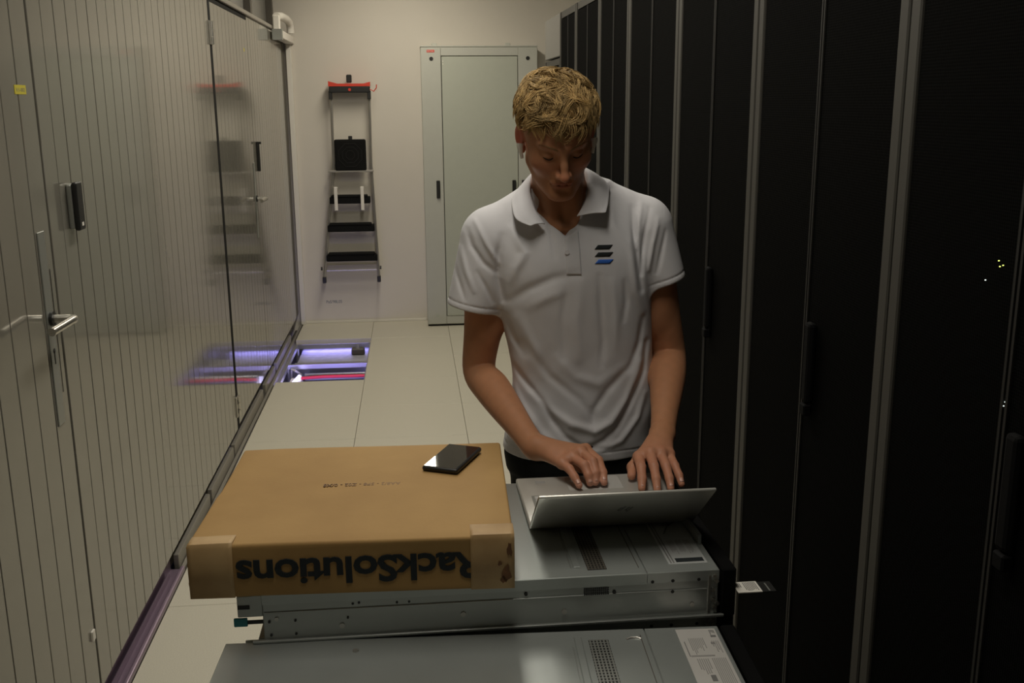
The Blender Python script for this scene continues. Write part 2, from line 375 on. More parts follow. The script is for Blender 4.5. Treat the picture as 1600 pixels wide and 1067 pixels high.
# ---- ladder hanging on the back wall
def ladder():
    L = thing('step_ladder', 'folded aluminium step ladder with black treads and red top hanging on the back wall', 'ladder', (0, 8.11, 0))
    for s, (xt, xb) in ((-1, (-.552, -.672)), (1, (-.262, -.240))):
        # front rail: narrow above, splaying below
        B().tube([(xt, -.02, 1.84), (xt-.006, -.02, 1.30), (xb+.03*(-s)*0, -.02, .40)], .0115, 8).build('rail', MT['alu'], L, smooth=True)
        B().tube([(xt+.012*-s, .035, 1.36), (xb-.0*s, .04, .46)], .008, 8).build('rear_rail', MT['alu'], L, smooth=True)
        B().box(xb-.014, xb+.014, -.04, .0, .35, .40, bev=.004).build('foot', MT['black'], L)
        B().cyl((xb+.01*s, -.045, .47), (xb+.022*s, -.045, .47), .014).build('rivet', MT['black'], L, smooth=True)
    # top tray
    B().box(-.565, -.255, -.055, .06, 1.825, 1.875, bev=.008, seg=2).build('top_tray', MT['black'], L)
    b = B(); b.prism([(-.568, 1.873), (-.252, 1.873), (-.252, 1.905), (-.30, 1.893), (-.50, 1.893), (-.568, 1.912)], .10, 'y', -.058)
    b.build('red_grip', MT['red'], L, label='red plastic top grip')
    for x in (-.555, -.262): B().box(x-.013, x+.013, -.05, .0, 1.775, 1.84, bev=.003).build('tray_bracket', MT['black'], L)
    B().cyl((-.408, -.06, 1.848), (-.408, -.054, 1.848), .011).build('red_button', MT['red'], L)
    B().box(-.432, -.392, -.02, .03, 1.90, 1.96, bev=.006).build('hook', MT['black'], L)
    B().tube([(-.255, -.03, 1.85), (-.225, -.03, 1.835), (-.205, -.03, 1.86), (-.203, -.03, 1.885)], .004, 8).build('wire_hook', MT['red'], L, smooth=True)
    # big platform folded up
    B().box(-.545, -.302, -.05, -.02, 1.235, 1.475, bev=.012, seg=2).build('platform', MT['blackrub'], L)
    g = B()
    for k in range(3):
        r0 = .035+.03*k
        pts = [(-.424+r0*math.cos(a), 1.355+r0*math.sin(a)) for a in np.linspace(math.pi/8, 2*math.pi+math.pi/8, 9)[:-1]]
        g.tube([(x, -.051, z) for x, z in pts+[pts[0]]], .0025, 6)
    g.build('tread_relief', MT['black'], bpy.data.objects['platform'])
    B().box(-.435, -.405, -.045, -.02, 1.47, 1.50, bev=.004).build('latch', MT['black'], L)
    B().box(-.60, -.25, -.045, -.01, 1.222, 1.238, bev=.003).build('crossbar', MT['alu'], L)
    for z, xa, xb in ((1.01, -.60, -.285), (.79, -.625, -.262), (.555, -.645, -.245)):
        b = B(); b.box(xa, xb, -.055, .03, z-.03, z+.022, bev=.006, seg=2)
        b.box(xa+.012, xb-.02, -.06, .03, z+.018, z+.036, bev=.006)
        b.build('tread', MT['blackrub'], L)
    B().box(-.655, -.255, -.035, -.01, .445, .457, bev=.002).build('crossbar', MT['alu'], L)
    for x in (-.548, -.344):
        B().box(x-.013, x+.013, -.085, -.075, .93, 1.115, bev=.003).box(x-.013, x+.013, -.075, .04, 1.09, 1.105).build('wall_bracket', MT['white_plastic'], L, label='white bent wall hook strip')
ladder()

# ---- grey cabinet at the back wall
CB = thing('switch_cabinet', 'tall pale grey steel cabinet standing against the back wall', 'cabinet', (.14, 7.97, 0))
W_ = .885
B().box(0, W_, .0, .22, .012, 2.155, bev=.004).build('cabinet_body', MT['cab'], CB)
B().box(-.004, W_+.004, -.004, .22, 2.155, 2.165, bev=.002).build('cabinet_top', MT['cab'], CB)
B().box(.004, W_-.004, .01, .22, 0, .012).build('plinth', MT['black'], CB)
B().box(-.001, .150, -.022, -.001, .02, 2.15, bev=.003).build('side_panel', MT['cab'], CB)
B().box(.738, W_+.001, -.022, -.001, .02, 2.15, bev=.003).build('side_panel', MT['cab'], CB)
B().box(.151, .737, -.018, -.001, 2.09, 2.15, bev=.002).build('header_panel', MT['cab'], CB)
B().box(.155, .733, -.020, -.001, .085, 2.084, bev=.003).build('cabinet_door', MT['cab2'], CB, label='slightly greener flat door')
B().box(.151, .737, -.016, -.001, .02, .082, bev=.002).build('base_panel', MT['cab'], CB)
B().box(.1495, .1555, -.006, -.0005, .08, 2.09).build('door_gap', MT['black'], CB)
for x, z in ((.108, 1.09), (.700, 1.085), (.775, 1.085)):
    B().box(x-.014, x+.014, -.038, -.02, z-.068, z+.068, bev=.004).build('swing_handle', MT['black'], CB)
for x, z in ((.078, 2.068), (.812, 2.07)):
    B().cyl((x, -.024, z), (x, -.020, z), .015, n=20).build('lock', MT['black'], CB, smooth=True)
b = B(); b.cyl((.08, -.024, .09), (.08, -.021, .09), .014); b.build('lock', MT['cab2'], CB)
for x in (.105, .665):
    B().box(x-.02, x+.02, .04, .08, 2.165, 2.185, bev=.003).build('lifting_eye', MT['cab'], CB)
bd = B().box(.045, .103, -.024, -.021, 2.115, 2.133, bev=.001).build('maker_badge', MT['red'], CB, label='small red badge')
text_part('badge_text', 'RITTAL', .013, MT['white_plastic'], bd, ((1, 0, 0), (0, 0, 1), (0, -1, 0)), (.05, -.0243, 2.1195), width=.047, extrude=.0001)
for z in (2.05, 2.03): B().cyl((.165, -.022, z), (.165, -.020, z), .004).build('rivet', MT['white_plastic'], CB)

# ---- black racks on the right
RK = [(.19, .965), (.97, 1.738), (1.742, 2.520), (2.524, 3.283), (3.287, 4.045), (4.05, 4.674), (4.678, 5.335), (5.340, 5.895), (5.90, 6.53)]
ordn = ['nearest, cut off by the right picture edge', 'nearest full one at the right edge, with status lights', 'second whole one from the right picture edge',
        'directly right of the laptop and white pull tag', 'just behind the man at his elbow', 'behind the man, third rack from the far end but one',
        'third rack from the far end', 'second rack from the far end', 'farthest one, lower, with a grey blanking panel on top']
labs = ['black server rack mostly outside the right picture edge, nearest the camera',
        'black perforated server rack at the right picture edge with small status lights',
        'black server rack second from the right edge, widest pale door posts',
        'black server rack beside the server stack, its posts just right of the pull tag',
        'black server rack whose posts rise right of the man\'s elbow, behind the laptop',
        'black server rack whose edge rises just right of the man\'s shoulder',
        'black server rack third from the far end of the row, behind the man\'s head',
        'black server rack second from the far end of the row',
        'black server rack at the far end of the row under a grey panel']
for i, (y0, y1) in enumerate(RK):
    R = thing('server_rack', labs[i], 'server rack', (.9, y0, 0), 0, 'black server racks on the right'); wd = y1-y0
    H = 2.23; top = H if i < 8 else 1.985
    B().box(.03, 1.05, .004, wd-.004, .0, top-.002).build('rack_body', MT['rackbody'], R)
    pw = .036 if wd > .7 else .03
    for a, b_ in ((.002, pw), (wd-pw, wd-.002)):
        B().box(-.001, .03, a, b_, .02, top, bev=.003).build('post', MT['rackframe'], R)
    B().box(.004, .03, pw, wd-pw, top-.035, top).build('top_beam', MT['rackframe'], R)
    B().box(.006, .03, pw, wd-pw, .0, .05).build('plinth', MT['rackbody'], R)
    mid = wd/2-.01 if i != 1 else wd/2
    for a, b_ in ((pw+.003, mid-.003), (mid+.003, wd-pw-.003)):
        dd = B().box(.003, .028, a, b_, .055, top-.04, bev=.003).build('rack_door', MT['perf'], R)
        for e0 in ((a, a+.006) if a > pw+.01 else (b_-.006, b_),):
            B().box(.0, .004, e0[0], e0[1], .055, top-.04).build('door_edge', MT['rackedge'], dd)
    if i < 8:
        hy = mid-.05
        h = B().box(-.016, .003, hy-.016, hy+.016, 1.09, 1.27, bev=.008, seg=2).build('swing_handle', MT['bezel'], R)
        B().box(-.018, .0, hy-.016, hy+.012, 1.062, 1.088, bev=.003).build('handle_catch', MT['bezel'], R)
    if i == 8:
        B().box(.0, .30, .003, wd-.003, 1.995, 2.23, bev=.004).build('blanking_panel', MT['rackgrey'], R, label='plain light grey blanking panel')
    if i == 1:
        for (yy, zz, mm) in ((1.403, 1.497, 'led_y'), (1.407, 1.505, 'led_y'), (1.395, 1.500, 'led_y'), (1.437, 1.471, 'led_w'), (1.357, 1.296, 'led_w'), (1.359, 1.285, 'led_w'), (1.354, 1.303, 'led_w'), (1.295, 1.262, 'led_w')):
            B().cyl((.0012, yy-y0, zz), (.003, yy-y0, zz), .0009, n=8).build('status_light', MT[mm], R)

# ---- ceiling panels
for i, (x, y, sx, sy, W) in enumerate(LIGHTS):
    nm = ['just behind the man', 'over the middle of the aisle', 'near the back wall', 'over the cart', 'beyond the left wall', 'behind the right racks'][i]
    c = thing('ceiling_light', 'long ceiling light '+nm, 'ceiling light', (x, y, CEIL), 0, 'ceiling lights')
    B().box(-sx/2-.02, sx/2+.02, -sy/2-.02, sy/2+.02, -.06, 0, bev=.004).build('light_frame', MT['lampoff'], c)
    B().box(-sx/2, sx/2, -sy/2, sy/2, -.066, -.06).build('diffuser', MT['lamp'] if W > 4 else MT['lampoff'], c)

# ---------------------------------------------------------------- cart and servers
ct = thing('equipment_cart', 'dark wheeled cart carrying the stacked servers', 'cart', (.14, 1.5, 0))
B().box(-.36, .36, -.45, .45, .745, .785, bev=.006).build('deck', MT['darkpost'], ct)
B().box(-.36, .36, -.45, .45, .18, .21, bev=.006).build('lower_shelf', MT['darkpost'], ct)
for x in (-.34, .34):
    for y in (-.43, .43):
        B().box(x-.015, x+.015, y-.015, y+.015, .11, .745).build('leg', MT['black'], ct)
        wv = B(); wv.cyl((x-.012, y, .05), (x+.012, y, .05), .05, n=24); wv.box(x-.018, x+.018, y-.02, y+.02, .085, .11)
        wv.build('caster', MT['blackrub'], ct)

def print_lines(root, name, m, x0, x1, y0, y1, z, n, jitter=.3, vertical=True, th=.0004, w=.45):
    """rows of tiny print, joined: lines run along y (vertical) or x"""
    b = B()
    for k in range(n):
        if vertical:
            p = x0+(x1-x0)*(k+.25)/n; e = (x1-x0)/n*w
            a = y0+random.uniform(0, jitter)*(y1-y0)
            b.box(p, p+e, a, y1, z, z+th)
        else:
            p = y0+(y1-y0)*(k+.25)/n; e = (y1-y0)/n*w
            a = x1-random.uniform(0, jitter)*(x1-x0)
            b.box(x0, a, p, p+e, z, z+th)
    return b.build(name, m, root)

def server(name, label, loc, rz, w=.80, d=.435, h=.088, upper=True):
    R = thing(name, label, 'server', loc, rz, 'rack servers on the cart')
    # origin: near left bottom corner, x along the long side, y away from the camera, z up
    x1 = w-.02
    B().box(.018, x1, .0, d, .002, h-.003, bev=.0015).build('chassis', MT['galv2'], R)
    ld = B(); ld.box(.0, w-.145, -.0015, d+.0015, h-.003, h, bev=.001); ld.box(.018, w-.145, -.0022, .0, h-.02, h-.001); ld.build('lid', MT['galv'], R)
    fl_ = B(); fl_.box(w-.1435, x1, -.0015, d+.0015, h-.003, h, bev=.001); fl_.box(w-.1435, x1, -.0022, .0, h-.019, h-.001); fl_.build('front_cover', MT['galv'], R)
    # side rail fold lines
    B().box(.02, x1-.02, -.002, -.0003, .050, .053, bev=.0008).build('side_fold', MT['galv2'], R)
    B().box(.0, w-.01, -.007, -.0005, .0, .005, bev=.001).build('bottom_flange', MT['galv2'], R)
    # rear ear with slot
    B().box(-.022, .018, .001, .004, .045, h-.004, bev=.001).build('rear_ear', MT['galv2'], R)
    B().box(-.021, -.002, -.0005, .001, .060, .066).build('ear_slot', MT['black'], R)
    # screws
    for (sx, sz, r) in ((.04, .04, .0035), (.145, .022, .0045), (.155, .036, .002), (.07, .036, .002), (.07, .012, .002), (.028, .036, .0022), (.03, .012, .0022), (.345, .030, .0045), (.60, .055, .003), (.515, .024, .0045), (.735, .024, .004), (.665, .070, .003), (.70, .070, .003), (.745, .070, .003), (.765, .052, .003), (.45, .06, .003), (.70, .05, .003)):
        B().cyl((sx, -.0025, sz), (sx, 0, sz), r, n=12).build('screw', MT['alu'] if r > .003 else MT['black'], R, smooth=True)
    for (sx, sz) in ((.162, .068), (.176, .068), (.164, .060), (.174, .061), (.236, .058), (.256, .058)):
        B().cyl((sx, -.001, sz), (sx, .0, sz), .0022, n=8).build('hole', MT['black'], R)
    vs = B()
    for a in range(12):
        for c in range(4): vs.box(.548+a*.0036, .5505+a*.0036, -.0028, -.0021, .052+c*.0036, .0545+c*.0036)
    vs = vs.build('side_vent', MT['black'], R); vs['kind'] = 'stuff'
    # front end hardware and black bezel
    for (a, zz) in ((.772, .075), (.776, .066), (.771, .03), (.778, .024), (.774, .017), (.770, .05)):
        B().cyl((a, -.005, zz), (a, .0, zz), .0035, n=10).build('screw', MT['steel'], R, smooth=True)
    B().box(.762, .766, -.003, 0, .006, h-.01).build('end_post', MT['steel'], R)
    B().box(w-.015, w+.010, -.004, d+.004, -.002 if upper else -.002, h+.001, bev=.003).build('bezel', MT['bezel'], R)
    # lid features
    dx = w-.80; vx = .558+dx
    vt = B().box(vx, vx+.033, .02, d-.03, h, h+.0006).build('vent_strip', MT['black'], R)
    g = B()
    for a in range(6): g.box(vx+.0012+a*.0056, vx+.0048-.001+a*.0056, .02, d-.03, h+.0006, h+.0012)
    for c in range(48): g.box(vx, vx+.033, .022+c*.008, .0245+c*.008, h+.0006, h+.0013)
    g = g.build('vent_grille', MT['darkpost'] if upper else MT['plate'], vt); g['kind'] = 'stuff'
    B().box(.530+dx, .533+dx, .03, d-.05, h, h+.0012, bev=.0005).build('lid_crease', MT['galv2'], R)
    B().box(.645+dx, .6462+dx, .02, d-.02, h, h+.0008).build('lid_crease', MT['darkpost'], R)
    B().box(.535+dx, .548+dx, .03, d-.02, h-.001, h+.002, bev=.0018, seg=2).build('lid_bead', MT['galv'], R)
    return R
# bottom pair on the deck: dark lower server behind, open-lid server in front
SA = server('rack_server', 'bottom server under the top one, almost hidden, with black bezel', (-.235, 1.560, .787), .0, upper=False, h=.088)
SB = server('rack_server', 'galvanised server nearest the camera at the bottom edge, with a long white label', (-.303, 1.1075, .787), math.radians(-2.4), w=.835, d=.432, h=.0925, upper=False)
SC = server('rack_server', 'galvanised top server under the laptop and box', (-.240, 1.538, .8800), math.radians(.2), d=.435, h=.0865)
# sticker on the top server
s1 = B().box(.700, .768, .025, .40, .0865, .0869).build('paper_label', MT['sticker2'], SC, label='grey white instruction label')
for xx in (.704, .709): B().box(xx, xx+.0022, .03, .39, .0869, .0871).build('label_rule', MT['print'], s1)
B().box(.715, .764, .032, .047, .0869, .0871).build('label_bar', MT['ink'], s1)
for k in range(3): print_lines(s1, 'label_print', MT['printlight'], .718+.015*k, .729+.015*k, .06, .12, .0869, 5)
dg = B(); dg.tube([(.722, .150, .0872), (.735, .18, .0872), (.758, .205, .0872)], .0016, 6); dg.tube([(.728, .185, .0872), (.738, .19, .0872)], .003, 6); dg.tube([(.72, .225, .0872), (.735, .235, .0872), (.74, .25, .0872)], .002, 6)
dg.build('label_diagram', MT['print'], s1)
# raised edge flange and clip on the far right of the top server
B().prism([(.772, .10), (.778, .10), (.776, .21), (.768, .21)], .018, 'z', .0865).build('lid_latch', MT['galv2'], SC)
B().cyl((.776, .15, .091), (.776, .15, .097), .004).build('screw', MT['steel'], SC)
# teal pull tab at the back end, cable label
B().box(-.030, -.008, .005, .009, .026, .041, bev=.001).build('pull_tab', MT['teal'], SC, label='teal plastic pull tab')
B().box(-.008, .018, .0055, .0085, .030, .036).build('tab_stem', MT['black'], SC)
# white pull-out tag from the front bezel
pt = B().box(.810, .852, -.018, .020, .048, .0495).build('pull_tag', MT['white_plastic'], SC, label='white information pull tag')
print_lines(pt, 'tag_print', MT['print'], .826, .849, -.015, .017, .0495, 8, .2)
print_lines(pt, 'tag_print', MT['print'], .813, .822, .0, .014, .0495, 3, .1)
B().box(.852, .876, -.018, .018, .0475, .049).build('tag_carrier', MT['black'], SC)
B().box(.864, .8665, -.016, .012, .049, .0494).build('tag_stripe', MT['plate'], SC)
# sticker on the nearest server
s2 = B().box(.708, .782-.008, .02, .425, .0925, .0929).build('paper_label', MT['sticker'], SB, label='long white label with tiny print')
hz = .0929
print_lines(s2, 'label_print', MT['printlight'], .722, .748, .345, .395, hz, 9, .6)
print_lines(s2, 'label_print', MT['print'], .713, .716, .34, .385, hz, 1, 0)
print_lines(s2, 'label_print', MT['printlight'], .716, .754, .338, .343, hz, 2, 0, False)
print_lines(s2, 'label_print', MT['printlight'], .746, .770, .14, .333, hz, 8, .25)
print_lines(s2, 'label_print', MT['printlight'], .722, .742, .285, .332, hz, 6, .4)
print_lines(s2, 'label_print', MT['print'], .762, .771, .403, .420, hz, 4, .7, w=.6)
print_lines(s2, 'label_print', MT['printlight'], .758, .771, .345, .385, hz, 4, .6)
b = B()
b.box(.7615, .7705, .397, .403, hz, hz+.0003); b.box(.757, .764, .375, .381, hz, hz+.0003)
b.box(.725, .728, .20, .26, hz, hz+.0003); b.box(.733, .741, .268, .285, hz, hz+.0003)
b.build('label_glyph', MT['print'], s2)['kind'] = 'stuff'
for k in range(3):
    fr_ = B()
    ya, yb = .215-.075*k, .262-.075*k
    for (a, c, e, g) in ((.724, .742, ya, ya+.002), (.724, .742, yb-.002, yb), (.724, .7255, ya, yb), (.7405, .742, ya, yb), (.732, .7335, ya, yb)): fr_.box(a, c, e, g, hz, hz+.0003)
    fr_.build('label_drawing', MT['print'], s2)
B().cyl((.215, .395, .0925), (.215, .395, .0945), .005).build('screw', MT['alu'], SB, smooth=True)
B().tube([(.656, .40, .0925), (.664, .404, .0933), (.674, .404, .0933), (.680, .40, .0925)], .0018, 8).build('thumb_rib', MT['alu'], SB, smooth=True)
for o in [s2]+[c_ for c_ in bpy.data.objects if c_.parent == s2]:
    if o is s2: o.location.x = .034

# ---------------------------------------------------------------- cardboard box with printed side
BX = thing('cardboard_box', 'flat brown cardboard box with upside-down black print on the servers', 'box', (-.062, 1.750, .9678), math.radians(-2.3))
hw, hd, bh = .259, .232, .092
b = B(); b.box(-hw, hw, -hd, hd, 0, bh, bev=.005, seg=3)
bmesh.ops.subdivide_edges(b.bm, edges=[e for e in b.bm.edges if e.calc_length() > .05], cuts=14, use_grid_fill=True)
for v_ in b.bm.verts:
    x, y, z = v_.co
    v_.co.z += .0025*math.sin(x*9+1)*math.cos(y*8)*(z/bh) - .003*max(0, -x/hw)**3*(z/bh)
    v_.co.y += .003*math.sin(x*11)*math.sin(z/bh*math.pi)*(1 if y < -.2 else 0)
    if x < -hw+.01: v_.co.x += .004*math.sin(z*190)*(1 if y < 0 else .3)
b.build('carton', MT['card'], BX, smooth=True)
def tape_sheet(x0, x1, yo, name):
    b = B(); e = .0012
    prof = [(-hd-e, .001), (-hd-e-.0008, .05), (-hd-e, bh-.006), (-hd+.003, bh+e), (-hd+yo, bh+e-.0004)]
    n = 10; rows = []
    for i in range(n+1):
        x = x0+(x1-x0)*i/n
        rows.append([b.bm.verts.new((x, y+.0030*math.sin(x*11)*math.sin(min(1, z/bh)*math.pi)*(1 if k < 3 else 0), z+(.0025*math.sin(x*9+1)*math.cos(y*8)-.003*max(0, -x/hw)**3+(.0006))*(z/bh))) for k, (y, z) in enumerate(prof)])
    for i in range(n):
        for k in range(len(prof)-1): b.bm.faces.new((rows[i][k], rows[i+1][k], rows[i+1][k+1], rows[i][k+1]))
    g = b.bm
    o = b.build('packing_tape', MT['tape'], BX, smooth=True)
    md = o.modifiers.new('s', 'SOLIDIFY'); md.thickness = .0008; md.offset = 1
    return o
tape_sheet(-hw-.001, -hw+.070, .035, 'l'); tp = tape_sheet(hw-.070, hw+.001, .045, 'r')
txt = text_part('printed_lettering', 'RackSolutions', .0625, MT['ink'], BX, ((-1, 0, 0), (0, 0, -1), (0, -1, 0)), (.203, -hd-.0010, .064), offset=.0015, spacing=.96, width=.388, extrude=.0009)
tm = text_part('printed_mark', 'TM', .009, MT['ink'], BX, ((-1, 0, 0), (0, 0, -1), (0, -1, 0)), (-.190, -hd-.0010, .064), width=.012, extrude=.0006)
for o in (txt, tm):
    for v_ in o.data.vertices: v_.co.y += .003*math.sin((v_.co.x+o.location.x)*11)*math.sin(min(1, max(0, (v_.co.z+o.location.z)/bh))*math.pi)
text_part('stamped_code', 'AA8/2 - 5P8 - Z02 - 0/X8', .019, MT['inkbrown'], BX, ((-1, 0, 0), (-.01, -1, 0), (0, 0, 1)), (.066, .015, bh+.0015), width=.140, extrude=.0012)
for (cx, cz, rx, rz_) in ((.247, .028, .007, .014), (.242, .018, .005, .006), (.252, .070, .004, .012), (.236, .046, .003, .004)):
    pts = [(cx+rx*math.cos(a)*(1+.35*math.sin(3*a+cx*90)), cz+rz_*math.sin(a)*(1+.25*math.cos(4*a+cz*50))) for a in np.linspace(0, 2*math.pi, 15)[:-1]]
    B().prism([(min(p[0], hw+.0005), p[1]) for p in pts], .0006, 'y', -hd-.0030).build('tape_stain', MT['tapestain'], BX)

# phone
PH = thing('smartphone', 'dark smartphone with a shiny black screen lying on the cardboard box', 'phone', (.104, 1.862, 1.0625), math.radians(-24))
B().box(-.036, .036, -.068, .068, 0, .010, bev=.0045, seg=4).build('phone_case', MT['black'], PH, smooth=True)
B().box(-.0325, .0325, -.0645, .0645, .0098, .0106, bev=.0003).build('phone_screen', MT['phoneglass'], PH)

# ---------------------------------------------------------------- laptop
LP = thing('laptop', 'open silver laptop with a slanted emblem on its lid', 'laptop', (.393, 1.727, .9685), math.radians(.3))
lw, ldp = .155, .236
B().box(-lw, lw, .004, ldp, .002, .0145, bev=.004, seg=3).build('base', MT['laptop'], LP, smooth=True)
kt = B().box(-.135, .135, .030, .135, .0145, .0150, bev=.0003).build('key_deck', MT['plate'], LP)
kb_ = B()
for r in range(6):
    n = 15 if r else 16
    for c in range(n):
        wk = .262/n
        if r == 5 and 4 <= c <= 8: continue
        kb_.box(-.131+c*wk+.0012, -.131+(c+1)*wk-.0012, .034+(5-r)*0+r*.0163, .034+r*.0163+.0138, .0150, .0164, bev=.0006)
kb_.box(-.131+4*.01747, -.131+9*.01747, .034+5*.0163, .034+5*.0163+.0138, .0150, .0164, bev=.0006)
kk = kb_.build('keys', MT['key'], LP)
B().box(-.055, .055, .155, .226, .0144, .0148).build('touchpad', MT['key'], LP)
B().box(-.118, -.098, .200, .212, .0144, .01475).build('palm_sticker', MT['printlight'], LP)
# lid, opened about 133 degrees: leans toward the camera
th = math.radians(49.5)
LM = Matrix.Translation(Vector((0, .004, .0075))) @ Matrix.Rotation(th, 4, 'X')
lid = B().box(-lw, lw, -.0045, .0015, .0, .173, bev=.0022, seg=3).build('lid', MT['laptop'], LP, smooth=True)
lid.matrix_local = LM
B().box(-lw+.006, lw-.006, .0015, .0019, .010, .167).build('screen', MT['screen'], lid)
B().cyl((-.12, .001, .001), (.12, .001, .001), .0055).build('hinge_bar', MT['laptop'], lid, smooth=True)
# slanted four-stroke emblem, upside down for the camera
em = B()
def stroke(pts, w_):
    for (a, b_), (c, d_) in zip(pts, pts[1:]):
        L_ = math.hypot(c-a, d_-b_); nx, nz = -(d_-b_)/L_*w_/2, (c-a)/L_*w_/2
        em.prism([(a+nx, b_+nz), (c+nx, d_+nz), (c-nx, d_-nz), (a-nx, b_-nz)], .0005, 'y', -.0051)
def E_(x, z): return (.008-(x), .092-(z))
k = .36
stroke([E_(-.0125, -.012), E_(-.0045, .013)], .0016)
stroke([E_(-.0045, .004), E_(-.0010, .004), E_(-.0062, -.012)], .0016)
stroke([E_(.0015, -.018), E_(.0085, .006)], .0016)
stroke([E_(.0085, .004), E_(.0130, .004), E_(.0088, -.009), E_(.0045, -.009)], .0016)
em.build('lid_emblem', MT['logo'], lid)

# ---------------------------------------------------------------- implicit-surface modelling for the person
def smin(a, b, k):
    h = np.clip(.5+.5*(b-a)/k, 0, 1); return b+(a-b)*h-k*h*(1-h)
def smax(a, b, k): return -smin(-a, -b, k)
class Field:
    def __init__(s): s.ops = []
    def add(s, fn, lo, hi, k=.01, op='u'): s.ops.append((fn, np.array(lo, float), np.array(hi, float), k, op)); return s
    def cone(s, a, b, ra, rb, k=.01, op='u'):
        a = np.array(a, float); b = np.array(b, float); d = b-a; L = d@d; m = max(ra, rb)
        def fn(P):
            t = np.clip(((P-a)@d)/L, 0, 1)
            return np.linalg.norm(P-a-t[..., None]*d, axis=-1)-(ra+(rb-ra)*t)
        return s.add(fn, np.minimum(a, b)-m, np.maximum(a, b)+m, k, op)
    def ell(s, c, r, R=None, k=.01, op='u'):
        c = np.array(c, float); r = np.array(r, float); m = r.max()
        def fn(P):
            q = P-c
            if R is not None: q = q@R
            k0 = np.linalg.norm(q/r, axis=-1); k1 = np.linalg.norm(q/(r*r), axis=-1)+1e-9
            return k0*(k0-1)/k1
        return s.add(fn, c-m, c+m, k, op)
    def poly(s, pts, rs, k=.01, op='u'):
        for i in range(len(pts)-1): s.cone(pts[i], pts[i+1], rs[i], rs[i+1], k, op)
        return s
    def evalb(s, P, lo, hi):
        """P (B,n,3) with block bounds lo, hi (B,3)"""
        D = np.full(P.shape[:2], .2)
        for fn, a, b, k, op in s.ops:
            mg = .03+k
            m = np.all((lo < b+mg) & (hi > a-mg), axis=1)
            if not m.any(): continue
            v = fn(P[m]); d = D[m]
            D[m] = smin(d, v, k) if op == 'u' else smax(d, -v, k) if op == 's' else smax(d, v, k)
        return D
def surface(field, h, lo, hi, post=None):
    lo = np.array(lo, float); n = np.ceil((np.array(hi)-lo)/(8*h)).astype(int)
    g = np.stack(np.meshgrid(*[np.arange(k) for k in n], indexing='ij'), -1).reshape(-1, 3)
    c = lo+(g+.5)*8*h
    D = field.evalb(c[:, None, :], c-4*h, c+4*h)[:, 0]
    if post: D = post(c[:, None, :], D[:, None])[:, 0]
    g = g[np.abs(D) < 8*h*1.15+.012]
    r = np.arange(-1, 9); off = np.stack(np.meshgrid(r, r, r, indexing='ij'), -1).reshape(-1, 3)
    VK, VP, Q = [], [], []
    for s0 in range(0, len(g), 400):
        gb = g[s0:s0+400]; base = gb*8
        idx = base[:, None, :]+off[None]
        P = lo+idx*h
        D = field.evalb(P, P.min(1), P.max(1))
        if post: D = post(P, D)
        D = D.reshape(-1, 10, 10, 10)
        cor = [D[:, i:i+9, j:j+9, l:l+9] for i in (0, 1) for j in (0, 1) for l in (0, 1)]
        neg = sum((q < 0).astype(int) for q in cor)
        act = (neg > 0) & (neg < 8)
        acc = np.zeros(act.shape+(3,)); cnt = np.zeros(act.shape)
        offs = [(i, j, l) for i in (0, 1) for j in (0, 1) for l in (0, 1)]
        for ia in range(8):
            for ib in range(ia+1, 8):
                if sum(abs(np.array(offs[ia])-np.array(offs[ib]))) != 1: continue
                a, b_ = cor[ia], cor[ib]; x = (a < 0) != (b_ < 0)
                t = np.where(x, a/np.where(x, a-b_, 1), 0)
                p = np.array(offs[ia])+t[..., None]*(np.array(offs[ib])-np.array(offs[ia]))
                acc += p*x[..., None]; cnt += x
        bi, i, j, l = np.nonzero(act)
        cell = base[bi]+np.stack([i, j, l], -1)-1
        pos = lo+(cell+acc[bi, i, j, l]/cnt[bi, i, j, l][:, None])*h
        key = lambda c_: ((c_[:, 0]+8)*40000+(c_[:, 1]+8))*40000+(c_[:, 2]+8)
        VK.append(key(cell)); VP.append(pos)
        A = D[:, 1:9, 1:9, 1:9]
        for ax in range(3):
            sl = [slice(1, 9)]*3; sl[ax] = slice(2, 10)
            Bv = D[(slice(None), *sl)]
            x = (A < 0) != (Bv < 0); bi, i, j, l = np.nonzero(x)
            if not len(bi): continue
            c0 = base[bi]+np.stack([i, j, l], -1)
            u_, v_ = [(1, 2), (2, 0), (0, 1)][ax]
            eu = np.zeros(3, int); eu[u_] = 1; ev = np.zeros(3, int); ev[v_] = 1
            q = np.stack([key(c0-eu-ev), key(c0-ev), key(c0), key(c0-eu)], -1)
            fl2 = A[bi, i, j, l] > 0
            q[fl2] = q[fl2][:, ::-1]
            Q.append(q)
    VK = np.concatenate(VK); VP = np.concatenate(VP); Q = np.concatenate(Q)
    uk, first = np.unique(VK, return_index=True); V = VP[first]
    q = np.searchsorted(uk, Q); q = np.clip(q, 0, len(uk)-1)
    ok = np.all(uk[q] == Q, axis=1)
    return V, q[ok]
def smooth_mesh(V, Q, it=2, lam=.5):
    for _ in range(it):
        acc = np.zeros_like(V); cnt = np.zeros(len(V))
        for a, b_ in ((0, 1), (1, 2), (2, 3), (3, 0)):
            for s_, t_ in ((a, b_), (b_, a)):
                for ax in range(3): acc[:, ax] += np.bincount(Q[:, s_], V[Q[:, t_], ax], len(V))
                cnt += np.bincount(Q[:, s_], minlength=len(V))
        V = V+lam*(acc/np.maximum(cnt, 1)[:, None]-V)
    return V
